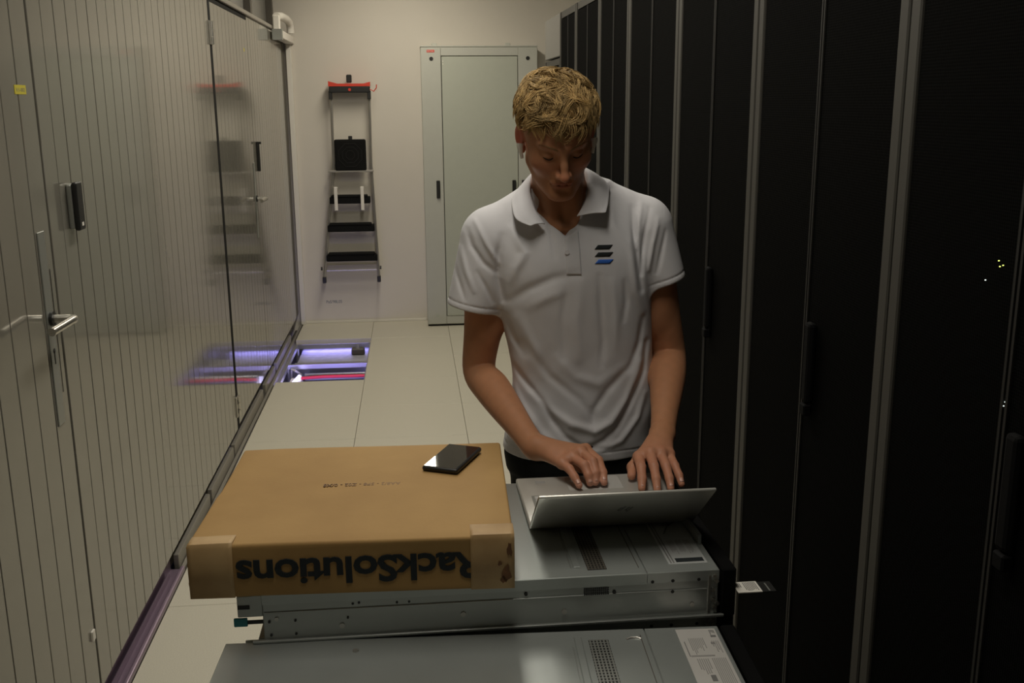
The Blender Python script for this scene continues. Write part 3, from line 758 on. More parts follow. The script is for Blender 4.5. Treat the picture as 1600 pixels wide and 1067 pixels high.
def np_mesh(name, V, Q):
    me = bpy.data.meshes.new(name); me.vertices.add(len(V)); me.vertices.foreach_set('co', V.astype(np.float32).ravel())
    k = Q.shape[1]
    me.loops.add(Q.size); me.loops.foreach_set('vertex_index', Q.astype(np.int32).ravel())
    me.polygons.add(len(Q)); me.polygons.foreach_set('loop_start', np.arange(0, Q.size, k, dtype=np.int32))
    me.polygons.foreach_set('loop_total', np.full(len(Q), k, dtype=np.int32))
    me.update(calc_edges=True); me.validate()
    me.polygons.foreach_set('use_smooth', [True]*len(me.polygons))
    return me
def set_tint(me, C):
    a = me.color_attributes.new('tint', 'FLOAT_COLOR', 'POINT')
    a.data.foreach_set('color', np.concatenate([C, np.ones((len(C), 1))], 1).astype(np.float32).ravel())

# -- head frame
HO = np.array([.349, 2.165, 1.667]); HS = .95
hp, hr, hyw = math.radians(31), math.radians(4.0), math.radians(3)
Fv = np.array([math.sin(hyw)*math.cos(hp), -math.cos(hyw)*math.cos(hp), -math.sin(hp)])
Rv0 = np.array([math.cos(hyw), math.sin(hyw), 0]); Uv0 = np.cross(Fv, Rv0); Uv0 = Uv0 if Uv0[2] > 0 else -Uv0
Uv = Uv0*math.cos(hr)-Rv0*math.sin(hr); Rv = Rv0*math.cos(hr)+Uv0*math.sin(hr)
HR = np.stack([Rv, Fv, Uv], 1)      # columns: right, forward, up
def hw_(r, f, u): return HO+HS*(HR@np.array([r, f, u]))
def hloc(P): return ((P-HO)@HR)/HS

def head_field(Fd):
    def E(c, r, k=.01, op='u', rot=None):
        R = HR if rot is None else HR@rot
        Fd.ell(hw_(*c), np.array(r)*HS, R, k*HS, op)
    def Cn(a, b_, ra, rb, k=.01, op='u'): Fd.cone(hw_(*a), hw_(*b_), ra*HS, rb*HS, k*HS, op)
    E((0, -.012, .045), (.075, .095, .083), .02)
    E((0, .030, .020), (.066, .062, .075), .03)
    E((0, .034, -.035), (.056, .055, .060), .03)
    E((0, .050, -.072), (.038, .038, .030), .03)
    Cn((-.049, .004, -.052), (-.016, .080, -.092), .016, .015, .025); Cn((.049, .004, -.052), (.016, .080, -.092), .016, .015, .025)
    E((0, .084, -.094), (.021, .014, .014), .014)
    for s in (-1, 1):
        E((s*.041, .058, -.018), (.022, .022, .020), .03)                # cheekbone
        Cn((s*.010, .090, .030), (s*.044, .076, .036), .0085, .007, .014)     # brow
        E((s*.032, .102, .010), (.017, .018, .011), .012, 's')             # socket
        E((s*.031, .077, .0115), (.0135, .0135, .0120), .003)              # lid over the eyeball
        E((s*.0120, .104, -.032), (.0070, .0105, .0070), .006)             # nostril wing
        E((s*.0065, .111, -.0405), (.0035, .0045, .0035), .003, 's')
    Cn((0, .089, .028), (0, .1065, -.006), .0075, .0075, .012); Cn((0, .1065, -.006), (0, .1185, -.026), .0072, .0092, .008)
    E((0, .119, -.028), (.0100, .0095, .0090), .006)
    E((0, .088, -.048), (.020, .009, .014), .015)
    E((-.008, .0915, -.0560), (.018, .0085, .0046), .006); E((.008, .0915, -.0560), (.018, .0085, .0046), .006)
    E((0, .0905, -.0662), (.021, .0090, .0056), .006)
    Cn((-.026, .086, -.0608), (0, .1015, -.0610), .0012, .0018, .003, 's'); Cn((0, .1015, -.0610), (.026, .086, -.0608), .0018, .0012, .003, 's')
    E((0, .100, -.079), (.015, .007, .0050), .010, 's')
    for s in (-1, 1):
        c, sn = math.cos(.42*s), math.sin(.42*s)
        rot = np.array([[c, -sn, 0], [sn, c, 0], [0, 0, 1.]])
        E((s*.081, -.008, .004), (.0065, .019, .031), .006, rot=rot)
        E((s*.0865, .000, .006), (.0055, .0105, .018), .005, 's', rot=rot)
        E((s*.076, .004, -.022), (.006, .009, .010), .006)
# -- arms/hands data (his right arm is at image left)
shR, elR, wrR = (.215, 2.285, 1.435), (.186, 2.305, 1.125), (.283, 2.030, 1.026)
shL, elL, wrL = (.572, 2.285, 1.455), (.640, 2.29, 1.150), (.562, 2.030, 1.046)
BF = Field()
def lerp(a, b, t): return tuple(np.array(a)*(1-t)+np.array(b)*t)
def arm(sh, el, wr, sgn):
    # one smooth tapering limb along a resampled curve, so no swelling at the joints
    pts = [sh, lerp(sh, el, .35), lerp(sh, el, .72), el, lerp(el, wr, .25), lerp(el, wr, .5), lerp(el, wr, .78), wr]
    rs = [.053, .049, .0425, .0385, .0415, .0370, .0295, .0268]
    def cr(A, n=5):
        A = np.array(A, float); A = np.vstack([2*A[0]-A[1], A, 2*A[-1]-A[-2]]); o = []
        for q in range(1, len(A)-2):
            for w_ in range(n):
                t_ = w_/n; a, b_, c, d = A[q-1:q+3]
                o.append(.5*(2*b_+(c-a)*t_+(2*a-5*b_+4*c-d)*t_**2+(3*b_-a-3*c+d)*t_**3))
        return np.array(o+[A[-2]])
    X = cr([list(p)+[r_] for p, r_ in zip(pts, rs)])
    # round the elbow a little
    X[1:-1, :3] = (X[:-2, :3]+2*X[1:-1, :3]+X[2:, :3])/4
    def fn(P):
        D = np.full(P.shape[:-1], 9.)
        for a, b_ in zip(X, X[1:]):
            d = b_[:3]-a[:3]; t_ = np.clip(((P-a[:3])@d)/(d@d), 0, 1)
            D = np.minimum(D, np.linalg.norm(P-a[:3]-t_[..., None]*d, axis=-1)-(a[3]+(b_[3]-a[3])*t_))
        return D
    BF.add(fn, X[:, :3].min(0)-.055, X[:, :3].max(0)+.055, .03)
    m = lerp(sh, el, .55); BF.ell((m[0]+.004*sgn, m[1]-.014, m[2]), (.036, .036, .085), None, .012)   # biceps
arm(shR, elR, wrR, 1); arm(shL, elL, wrL, -1)
# torso and neck inside the shirt
SL = np.array([  # z, cx, cy, rx, ry  (shirt outer)
    (.86, .415, 2.290, .165, .108), (.92, .415, 2.287, .178, .116), (.97, .420, 2.285, .177, .116), (1.03, .430, 2.283, .170, .113), (1.12, .431, 2.282, .166, .110),
    (1.20, .420, 2.280, .169, .114), (1.28, .407, 2.277, .178, .121), (1.36, .397, 2.272, .186, .124), (1.42, .391, 2.270, .186, .118), (1.47, .386, 2.272, .168, .102),
    (1.51, .382, 2.276, .130, .082), (1.55, .378, 2.280, .085, .062)])
ZD = np.linspace(SL[0, 0], SL[-1, 0], 240); gk = np.exp(-(np.arange(-24, 25)/10.)**2); gk /= gk.sum()
SD = [np.convolve(np.pad(np.interp(ZD, SL[:, 0], SL[:, k_]), 24, mode='reflect', reflect_type='odd'), gk, 'valid') for k_ in (1, 2, 3, 4)]
def loft(P, off=0.):
    z = np.clip(P[..., 2], SL[0, 0], SL[-1, 0]); cx = np.interp(z, ZD, SD[0]); cy = np.interp(z, ZD, SD[1])
    rx = np.interp(z, ZD, SD[2])-off; ry = np.interp(z, ZD, SD[3])-off
    q = (np.abs((P[..., 0]-cx)/rx)**2.35+np.abs((P[..., 1]-cy)/ry)**2.35)**(1/2.35)
    d = (q-1)*ry*.95
    return np.maximum(d, np.maximum(SL[0, 0]-P[..., 2], P[..., 2]-SL[-1, 0]))
BF.add(lambda P: loft(P, .0145), (.2, 2.1, .86), (.62, 2.42, 1.56), .03)
BF.cone((.31, 2.285, 1.50), (.225, 2.285, 1.455), .042, .046, .03); BF.cone((.45, 2.285, 1.52), (.56, 2.285, 1.475), .042, .046, .03)
nk0 = (.376, 2.262, 1.505); nk1 = tuple(hw_(0, -.030, -.035))
BF.cone(nk0, nk1, .061, .055, .025)
BF.cone((.372, 2.215, 1.485), tuple(hw_(0, .010, -.065)), .018, .025, .03)
for s in (-1, 1): BF.cone((.372+s*.018, 2.190, 1.478), tuple(hw_(s*.052, -.03, -.02)), .011, .014, .02)
for s in (-1, 1): BF.cone((.372+s*.010, 2.182, 1.472), (.372+s*.045, 2.205, 1.492), .007, .006, .015)
head_field(BF)
# right hand (image left)
def chain(P, R, k=.004): BF.poly(P, R, k)
def palm(wr, mcps, tw=.0105):
    mc = np.array(mcps)
    for m in mc: BF.cone(lerp(wr, mc.mean(0), .10), m, .020, tw, .014)
    for a, b_ in zip(mc, mc[1:]): BF.cone(a, b_, tw, tw, .008)
    for m in mc: BF.ell(m+np.array([0, 0, .004]), (.0095, .0095, .008), None, .006)
mR = [(.330, 1.936, 1.020), (.352, 1.948, 1.029), (.372, 1.963, 1.034), (.386, 1.982, 1.032)]     # little .. index
palm(wrR, mR)
chain([mR[0], (.341, 1.913, 1.017), (.349, 1.895, 1.006), (.356, 1.879, .9935)], [.0100, .0088, .0080, .0068])
chain([mR[1], (.371, 1.913, 1.024), (.377, 1.896, 1.008), (.379, 1.888, .9945)], [.0108, .0095, .0086, .0072])
chain([mR[2], (.390, 1.924, 1.027), (.393, 1.902, 1.010), (.391, 1.891, .9945)], [.0110, .0098, .0088, .0074])
chain([mR[3], (.405, 1.938, 1.023), (.409, 1.908, 1.008), (.408, 1.889, .9940)], [.0108, .0096, .0086, .0073])
chain([lerp(wrR, mR[3], .30), (.345, 1.999, 1.003), (.372, 1.975, .997), (.392, 1.950, .9945)], [.0165, .0135, .0105, .0088], .008)
# left hand (image right)
mL = [(.488, 1.934, 1.028), (.511, 1.930, 1.036), (.534, 1.933, 1.034), (.554, 1.942, 1.028)]      # index .. little
palm(wrL, mL)
chain([mL[0], (.484, 1.893, 1.022), (.480, 1.866, 1.007), (.476, 1.849, .9935)], [.0112, .0098, .0088, .0075])
chain([mL[1], (.508, 1.884, 1.026), (.506, 1.855, 1.010), (.504, 1.836, .9935)], [.0112, .0098, .0088, .0075])
chain([mL[2], (.534, 1.889, 1.023), (.534, 1.860, 1.008), (.533, 1.842, .9935)], [.0108, .0095, .0086, .0073])
chain([mL[3], (.556, 1.903, 1.018), (.559, 1.880, 1.006), (.560, 1.862, .9935)], [.0100, .0086, .0078, .0067])
chain([lerp(wrL, mL[0], .30), (.500, 1.975, 1.012), (.478, 1.944, 1.003), (.470, 1.915, .9950)], [.0165, .0135, .0108, .0088], .008)

HFm = .0024
V, Q = surface(BF, HFm, (.08, 1.80, .84), (.72, 2.46, 1.86))
V = smooth_mesh(V, Q, 1, .4)
me = np_mesh('body', V, Q)
co = np.empty(len(me.vertices)*3, np.float32); me.vertices.foreach_get('co', co); V = co.reshape(-1, 3).astype(float)
L = hloc(V)
base = np.array([.44, .205, .105])
C = np.tile(base, (len(V), 1))
def blob(c, r): return np.exp(-(((L-np.array(c))/np.array(r))**2).sum(1))
def mixc(C, w, col): return C*(1-w[:, None])+np.array(col)*w[:, None]
face = (np.abs(L).max(1) < .2)
C = mixc(C, .75*np.clip(blob((0, .098, -.0565), (.020, .02, .0045))+blob((0, .097, -.066), (.018, .02, .0055)), 0, 1)*face, (.34, .085, .06))
C = mixc(C, .55*np.clip(blob((-.045, .07, -.02), (.022, .04, .018))+blob((.045, .07, -.02), (.022, .04, .018)), 0, 1)*face, (.50, .18, .11))
C = mixc(C, .6*blob((0, .12, -.028), (.014, .02, .014))*face, (.55, .19, .115))
C = mixc(C, .85*np.clip(blob((-.085, 0, 0), (.012, .03, .035))+blob((.085, 0, 0), (.012, .03, .035)), 0, 1)*face, (.58, .13, .085))
handm = np.clip((2.0-V[:, 1])/.1, 0, 1)
C = mixc(C, .5*handm, (.56, .25, .17))
nz = np.sin(V[:, 0]*173)*np.sin(V[:, 1]*149+2)*np.sin(V[:, 2]*131+1)
C = C*(1+.05*nz)[:, None]
for tip in [(.356, 1.879, .9935), (.379, 1.888, .9945), (.391, 1.891, .9945), (.408, 1.889, .994)]:
    C = mixc(C, .6*np.exp(-(((V-np.array(tip))/.009)**2).sum(1)), (.62, .33, .26))
set_tint(me, C)
PR = thing('person', 'man in a white polo shirt typing on the laptop, head bowed', 'person', (.40, 2.28, 0))
INV = Matrix.Translation((-.40, -2.28, 0))
def pchild(name, me, m, label=None, parent=None):
    o = bpy.data.objects.new(name, me); COL.objects.link(o)
    if m is not None: me.materials.append(m)
    o.parent = parent or PR
    if parent is None: o.location = (-.40, -2.28, 0)
    if label: o['label'] = label
    return o
pchild('body', me, MT['skin'])
# nails on the near hand
def nail(c, fwd, upn, sc=1.):
    b = B(); f_ = Vector(fwd).normalized(); u_ = Vector(upn); u_ = (u_-f_*u_.dot(f_)).normalized(); r_ = f_.cross(u_)
    vs = []
    for i in range(5):
        for j in range(5):
            a = (i/4-.5)*2; c_ = (j/4-.5)*2
            e = math.sqrt(max(0, 1-(a*a*.35)))
            vs.append(b.bm.verts.new(Vector(c)+r_*a*.0042*sc+f_*c_*.005*e*sc+u_*(-.0016*a*a)*sc))
    for i in range(4):
        for j in range(4): b.bm.faces.new((vs[i*5+j], vs[i*5+j+1], vs[(i+1)*5+j+1], vs[(i+1)*5+j]))
    bmesh.ops.recalc_face_normals(b.bm, faces=b.bm.faces)
    m_ = bpy.data.meshes.new('fingernail'); b.bm.to_mesh(m_); b.bm.free()
    for p in m_.polygons: p.use_smooth = True
    o = pchild('fingernail', m_, MT['nail']); md = o.modifiers.new('s', 'SOLIDIFY'); md.thickness = .0007; md.offset = 0
MT['nail'] = mat('nail', (.62, .36, .28), .3)
for P_ in ([(.349, 1.895, 1.006), (.356, 1.879, .9935)], [(.377, 1.896, 1.008), (.379, 1.888, .9945)], [(.393, 1.902, 1.010), (.391, 1.891, .9945)], [(.409, 1.908, 1.008), (.408, 1.889, .994)],
           [(.480, 1.866, 1.007), (.476, 1.849, .9935)], [(.506, 1.855, 1.010), (.504, 1.836, .9935)], [(.534, 1.860, 1.008), (.533, 1.842, .9935)], [(.559, 1.880, 1.006), (.560, 1.862, .9935)]):
    a, b_ = np.array(P_[0]), np.array(P_[1]); d = (b_-a)/np.linalg.norm(b_-a); upn = np.array([0, -.75, .65]); upn = upn-d*(upn@d); upn /= np.linalg.norm(upn)
    c = a+(b_-a)*.72+upn*.0073
    nail(c, d, upn)

# -- polo shirt
SF = Field()
SF.add(lambda P: loft(P, 0), (.2, 2.1, .86), (.62, 2.42, 1.56), .03)
SF.cone((.315, 2.282, 1.502), (.222, 2.282, 1.450), .052, .060, .035)
SF.cone((.448, 2.282, 1.525), (.562, 2.282, 1.470), .052, .058, .035)
def sleeve(a, b_, ra, rb, nrm, hole_a, hole_b, rh):
    a, b_, nrm = np.array(a), np.array(b_), np.array(nrm)/np.linalg.norm(nrm); d = b_-a; LL = d@d
    e = b_+nrm*.09
    ha, hb = np.array(hole_a), np.array(hole_b); hd_ = hb-ha; HL = hd_@hd_
    def fn(P):
        t = ((P-a)@d)/LL; tc = np.clip(t, 0, 1.6)
        q = P-a-tc[..., None]*d
        v = np.linalg.norm(q*np.array([1, .93, 1]), axis=-1)-(ra+(rb-ra)*np.clip(t, 0, 1.15))
        v = v-.0022*np.exp(-(((P-b_)@nrm+.014)/.0016)**2)*-1   # stitched cuff line
        v = smax(v, (P-b_)@nrm, .003)
        th_ = ((P-ha)@hd_)/HL
        hv = np.linalg.norm(P-ha-np.clip(th_, 0, 1)[..., None]*hd_, axis=-1)-rh
        hv = np.maximum(hv, -((P-b_)@nrm)-.03)
        return smax(v, -hv, .002)
    SF.add(fn, np.minimum(a, b_)-ra-.01, np.maximum(a, b_)+ra+.01, .022)
sleeve((.215, 2.278, 1.437), (.171, 2.272, 1.282), .068, .059, (-.22, .0, -1), lerp(shR, elR, .2), lerp(shR, elR, .9), .0535)
sleeve((.570, 2.278, 1.458), (.613, 2.270, 1.332), .064, .054, (.32, 0, -1), lerp(shL, elL, .2), lerp(shL, elL, .9), .0515)
# neck opening: a V down to the placket
def vcut(P):
    x, y, z = P[..., 0], P[..., 1], P[..., 2]; u_ = z-1.455
    return np.maximum(np.maximum((.371-x-u_*1.15)*.65, (x-.371-u_*.62)*.85), y-2.215)
SF.add(vcut, (.28, 2.10, 1.45), (.45, 2.215, 1.60), .003, 's')
SF.cone((.364, 2.185, 1.535), (.366, 2.25, 1.62), .040, .066, .003, 's')
SF.cone((.376, 2.262, 1.52), (.366, 2.25, 1.62), .058, .064, .003, 's')
def px(x, y, Y=2.17):   # design-time helper: measured line of the cloth folds, as a point (x, z) on the plane y = Y
    d = fw*F+r2*(x-800)-u2*(y-533.5); t_ = Y/d.y
    return (.0405+d.x*t_, 1.7376+d.z*t_)
FOLDS = [  # points, amplitude (m, negative = valley), width
    ([(806, 582), (826, 606), (848, 630), (866, 660), (884, 684), (908, 700), (950, 702)], -.0065, .0075),
    ([(1016, 540), (1010, 585), (988, 628), (965, 668), (945, 688), (914, 703)], -.0075, .0075),
    ([(838, 622), (862, 645), (892, 663), (929, 674), (955, 660), (982, 624), (1004, 570)], .0065, .010),
    ([(820, 540), (860, 590), (905, 625), (930, 655)], -.0035, .010),
    ([(985, 575), (950, 610), (930, 640), (926, 660)], -.0045, .009),
    ([(800, 600), (818, 640), (846, 680), (880, 705)], .0055, .009),
    ([(1012, 620), (1000, 655), (972, 690), (935, 706)], .0050, .008),
    ([(798, 640), (815, 668), (835, 690)], -.0045, .006),
    ([(812, 500), (835, 545), (850, 590)], .0035, .012),
    ([(786, 372), (781, 400), (781, 440), (790, 475)], -.0060, .008),
    ([(800, 360), (820, 395), (806, 420), (800, 440)], .0045, .010),
    ([(801, 472), (826, 452), (862, 434), (900, 425)], -.0040, .011),
    ([(828, 480), (850, 465), (880, 452)], .0030, .012),
    ([(934, 430), (937, 480), (942, 530), (940, 570)], -.0040, .008),
    ([(955, 440), (962, 490), (962, 540)], .0035, .010),
    ([(975, 440), (978, 470), (975, 500)], -.0035, .007),
    ([(905, 440), (900, 500), (905, 560)], .0030, .012),
    ([(884, 440), (878, 500), (882, 560)], -.0025, .009),
    ([(997, 330), (996, 380), (1000, 420), (1006, 455)], -.0065, .0075),
    ([(985, 380), (990, 420), (995, 455), (1008, 490)], .0035, .009),
    ([(1012, 322), (1004, 350), (999, 390)], .0040, .006),
    ([(1024, 330), (1014, 365), (1008, 400), (1006, 430)], -.0045, .0055),
    ([(1036, 345), (1026, 385), (1020, 425)], .0045, .006),
    ([(1048, 365), (1040, 400), (1034, 430)], -.0035, .005),
    ([(733, 365), (740, 390), (757, 415), (776, 430)], -.0050, .006),
    ([(722, 395), (730, 430), (742, 460)], .0045, .006),
    ([(713, 425), (722, 455), (728, 475)], -.0035, .005),
    ([(745, 350), (762, 385), (780, 415)], .0050, .006),
    ([(748, 430), (762, 455), (772, 478)], -.0035, .005),
    ([(858, 345), (862, 372), (866, 400)], -.0030, .006),
    ([(960, 330), (962, 355), (985, 385)], .0030, .009),
    ([(870, 560), (900, 590), (935, 600), (970, 575)], .0030, .012),
    ([(1008, 500), (1002, 540), (985, 580)], -.0040, .008),
    ([(795, 500), (806, 535), (822, 560)], -.0035, .008)]
FW = []
for pts, amp, wd in FOLDS:
    FW.append((np.array([px(*p) for p in pts]), amp, wd))
def folds(P, D):
    front = np.clip((2.285-P[..., 1])/.05, 0, 1); m = (np.abs(D) < .03) & (front > 0)
    if not m.any(): return D
    X = P[m][:, [0, 2]]; out = np.zeros(len(X))
    for pts, amp, wd in FW:
        lo_, hi_ = pts.min(0)-3*wd, pts.max(0)+3*wd
        s_ = np.all((X > lo_) & (X < hi_), axis=1)
        if not s_.any(): continue
        x = X[s_]; best = np.full(len(x), 9.); bt = np.zeros(len(x)); n = len(pts)-1
        for i in range(n):
            a, d = pts[i], pts[i+1]-pts[i]; t_ = np.clip(((x-a)@d)/(d@d), 0, 1)
            dd = np.linalg.norm(x-a-t_[:, None]*d, axis=1); u_ = dd < best
            best[u_] = dd[u_]; bt[u_] = (i+t_[u_])/n
        out[s_] += amp*np.exp(-(best/wd)**2)*np.sin(np.pi*np.clip(.12+.76*bt, 0, 1))
    z = X[:, 1]
    out += .0012*np.sin(X[:, 0]*70+np.sin(z*40)*1.5)*np.clip((1.3-z)/.2, 0, 1)
    D = D.copy(); D[m] -= out*front[m]
    return D
def shirt_post(P, D):
    D = folds(P, D)
    x, y, z = P[..., 0], P[..., 1], P[..., 2]
    hem = .934+.018*np.abs(x-.43)/.16*0+.06*(x-.42)*-.25
    # hem with a stitched line and a hollow underside
    D = D+.0016*np.exp(-((z-hem-.022)/.0016)**2)
    D = smax(D, hem-z, .003)
    inner = np.maximum(loft(P, .007), z-hem-.028)
    return smax(D, -inner, .002)
V2, Q2 = surface(SF, .0026, (.07, 2.08, .90), (.74, 2.45, 1.64), shirt_post)
V2 = smooth_mesh(V2, Q2, 1, .35)
sme = np_mesh('polo_shirt', V2, Q2)
shirt = pchild('polo_shirt', sme, MT['shirt'])
bvh = BVHTree.FromPolygons([tuple(v) for v in V2], [tuple(int(i) for i in q) for q in Q2])
def patch(name, corners, nu, nv, m, off=.0012, parent=shirt, label=None, th=.0008):
    """lay a small cloth patch on the front of the shirt; corners are (x, z)"""
    (a, b_, c, d) = [np.array(p) for p in corners]; vs = []
    for i in range(nu+1):
        for j in range(nv+1):
            u_, v_ = i/nu, j/nv
            p = (a*(1-u_)+b_*u_)*(1-v_)+(d*(1-u_)+c*u_)*v_
            o = Vector((.0405, 0, 1.7376)); tgt = Vector((p[0], 2.17, p[1])); hit = bvh.ray_cast(Vector((p[0], 1.9, p[1])), Vector((0, 1, 0)))
            q = hit[0] if hit[0] else tgt
            vs.append((q.x, q.y-off, q.z))
    fs = [(i*(nv+1)+j, (i+1)*(nv+1)+j, (i+1)*(nv+1)+j+1, i*(nv+1)+j+1) for i in range(nu) for j in range(nv)]
    m_ = mesh_from(name, vs, fs, True); o = pchild(name, m_, m, label, parent=parent)
    md = o.modifiers.new('s', 'SOLIDIFY'); md.thickness = th; md.offset = 0
    return o
for k, (yy, mm) in enumerate(((386.5, 'ink'), (397.5, 'ink'), (408.5, 'blueprint'))):
    c = [px(929, yy+3.2, 2.155), px(953, yy+3.2, 2.155), px(959, yy-3.2, 2.155), px(935, yy-3.2, 2.155)]
    patch('logo_stripe', c, 10, 3, MT[mm], label=('black slanted stripe', 'black slanted stripe', 'blue slanted stripe')[k])
patch('placket', [px(883, 374, 2.155), px(905, 360, 2.155), px(908, 429, 2.155), px(885, 429, 2.155)], 8, 20, MT['shirt'], .0008, th=.0014)
for p in ((886, 394),):
    c = px(*p, 2.153); h_ = bvh.ray_cast(Vector((c[0], 1.9, c[1])), Vector((0, 1, 0)))[0]
    b = B(); b.cyl((h_.x, h_.y-.0050, h_.z), (h_.x, h_.y-.0028, h_.z), .0052, n=20)
    o = b.build('button', MT['shirtrib'], shirt, smooth=True)
# collar
def P3(x, y, Y): a = px(x, y, Y); return np.array([a[0], Y, a[1]])
fold_e = [P3(851, 350, 2.158), P3(838, 330, 2.170), P3(831, 308, 2.195), P3(829, 288, 2.235), np.array([.325, 2.300, 1.592]), np.array([.372, 2.322, 1.600]), np.array([.418, 2.304, 1.600]),
          P3(917, 268, 2.238), P3(919, 290, 2.200), P3(915, 312, 2.175), P3(902, 338, 2.160)]
hem_e = [P3(829, 353, 2.146), P3(808, 343, 2.165), P3(802, 326, 2.200), P3(803, 308, 2.255), np.array([.308, 2.335, 1.545]), np.array([.372, 2.362, 1.552]), np.array([.440, 2.338, 1.556]),
         P3(948, 288, 2.250), P3(950, 303, 2.205), P3(949, 319, 2.170), P3(946, 332, 2.148)]
def catmull(P, n):
    P = [P[0]]+list(P)+[P[-1]]; out = []
    for i in range(1, len(P)-2):
        for k in range(n):
            t_ = k/n; a, b_, c, d = P[i-1], P[i], P[i+1], P[i+2]
            out.append(.5*((2*b_)+(c-a)*t_+(2*a-5*b_+4*c-d)*t_**2+(3*b_-a-3*c+d)*t_**3))
    out.append(P[-2]); return np.array(out)
fe, he = catmull(fold_e, 7), catmull(hem_e, 7)
stand = catmull([p+np.array([(p[0]-.372)*-.02, .004, -.026*w_]) for p, w_ in zip(fold_e, (.05, .4, .8, 1, 1, 1, 1, 1, .8, .4, .05))], 7)
cx0 = np.array([.372, 2.25, 1.55])
vs = []; rows = 7
for i in range(len(fe)):
    out_dir = fe[i]-cx0; out_dir[2] = 0; out_dir /= np.linalg.norm(out_dir)+1e-9
    col = [stand[i], (stand[i]+fe[i])/2+out_dir*.001, fe[i]+out_dir*.001+np.array([0, 0, .001])]
    for j in range(1, rows):
        t_ = j/(rows-1); p = fe[i]*(1-t_)+he[i]*t_+(out_dir*.7+np.array([0, 0, .5]))*.006*math.sin(math.pi*min(1, t_*1.1))
        col.append(p+out_dir*.003)
    vs += col
nc = 3+rows-1
fs = [(i*nc+j, (i+1)*nc+j, (i+1)*nc+j+1, i*nc+j+1) for i in range(len(fe)-1) for j in range(nc-1)]
cm = mesh_from('collar', vs, fs, True); co_ = pchild('collar', cm, MT['shirtrib'], parent=shirt)
md = co_.modifiers.new('s', 'SOLIDIFY'); md.thickness = .0026; md.offset = 0
md = co_.modifiers.new('u', 'SUBSURF'); md.levels = 1; md.render_levels = 1

# -- trousers and shoes
TF = Field()
TF.add(lambda P: np.maximum(loft(P, .008), .89-P[..., 2]), (.2, 2.1, .86), (.64, 2.42, 1.10), .03); TF.ell((.418, 2.290, .92), (.160, .106, .10), None, .03)
for hx, kx, ax, fy in ((.350, .340, .335, 2.32), (.492, .505, .515, 2.33)):
    TF.poly([(hx, 2.29, .86), (kx, 2.285, .50), (ax, fy, .09)], [.092, .068, .052], .03)
def tpost(P, D): return smax(smax(D, P[..., 2]-1.02, .004), .055-P[..., 2], .004)+.0012*np.sin(P[..., 2]*60+P[..., 0]*20)
V3, Q3 = surface(TF, .006, (.22, 2.12, .03), (.64, 2.46, 1.05), tpost)
V3 = smooth_mesh(V3, Q3, 1)
pchild('trousers', np_mesh('trousers', V3, Q3), MT['trousers'])
for ax, fy in ((.335, 2.32), (.515, 2.33)):
    f_ = Field(); f_.cone((ax, fy+.03, .055), (ax, fy-.14, .038), .046, .036, .02); f_.cone((ax, fy+.01, .06), (ax, fy, .11), .045, .045, .02); f_.ell((ax, fy-.15, .035), (.045, .07, .034), None, .02)
    Vs, Qs = surface(f_, .005, (ax-.08, fy-.27, -.01), (ax+.08, fy+.12, .17), lambda P, D: smax(D, .018-P[..., 2], .003))
    so = pchild('shoe', np_mesh('shoe', Vs, Qs), MT['shoe'])
    f_ = Field(); f_.cone((ax, fy+.03, .02), (ax, fy-.17, .02), .050, .046, .02)
    Vs, Qs = surface(f_, .005, (ax-.08, fy-.27, -.02), (ax+.08, fy+.12, .08), lambda P, D: smax(smax(D, .0005-P[..., 2], .002), P[..., 2]-.022, .002))
    s2_ = bpy.data.objects.new('shoe_sole', np_mesh('shoe_sole', Vs, Qs)); COL.objects.link(s2_); s2_.parent = so; s2_.data.materials.append(MT['sole'])

# -- hair: a scalp cap plus curved locks
cr0 = np.array([0, -.012, .045]); crr = np.array([.0775, .0975, .086])
def in_hair(d):   # unit direction in head space -> inside hairline?
    x, f, u = d[..., 0], d[..., 1], d[..., 2]
    lim = np.where(f > 0, .10+.58*np.clip(f, 0, 1)**1.1-.25*np.abs(x)**3, .10+.62*f)
    return u > lim
verts, faces, cols = [], [], []
nv = 0
def add_tube(P, R, c0, c1, n=4):
    global nv
    P = np.array(P); T = np.gradient(P, axis=0); T /= np.linalg.norm(T, axis=1)[:, None]+1e-9
    a = np.cross(T, [.3, .2, 1.]); a /= np.linalg.norm(a, axis=1)[:, None]+1e-9; b_ = np.cross(T, a)
    ang = np.arange(n)*2*np.pi/n
    ring = P[:, None]+(a[:, None]*np.cos(ang)[None, :, None]+b_[:, None]*np.sin(ang)[None, :, None])*np.array(R)[:, None, None]
    m = len(P); verts.append(ring.reshape(-1, 3)); t_ = np.repeat(np.linspace(0, 1, m), n)[:, None]
    cols.append(c0*(1-t_)+c1*t_)
    i = np.arange(m-1)[:, None]*n; k = np.arange(n)[None]
    f = np.stack([i+k, i+(k+1) % n, i+n+(k+1) % n, i+n+k], -1).reshape(-1, 4)+nv
    faces.append(f); nv += m*n
crown = np.array([.10, -.52, .85]); crown /= np.linalg.norm(crown)
NCL = 900
ncl = 0
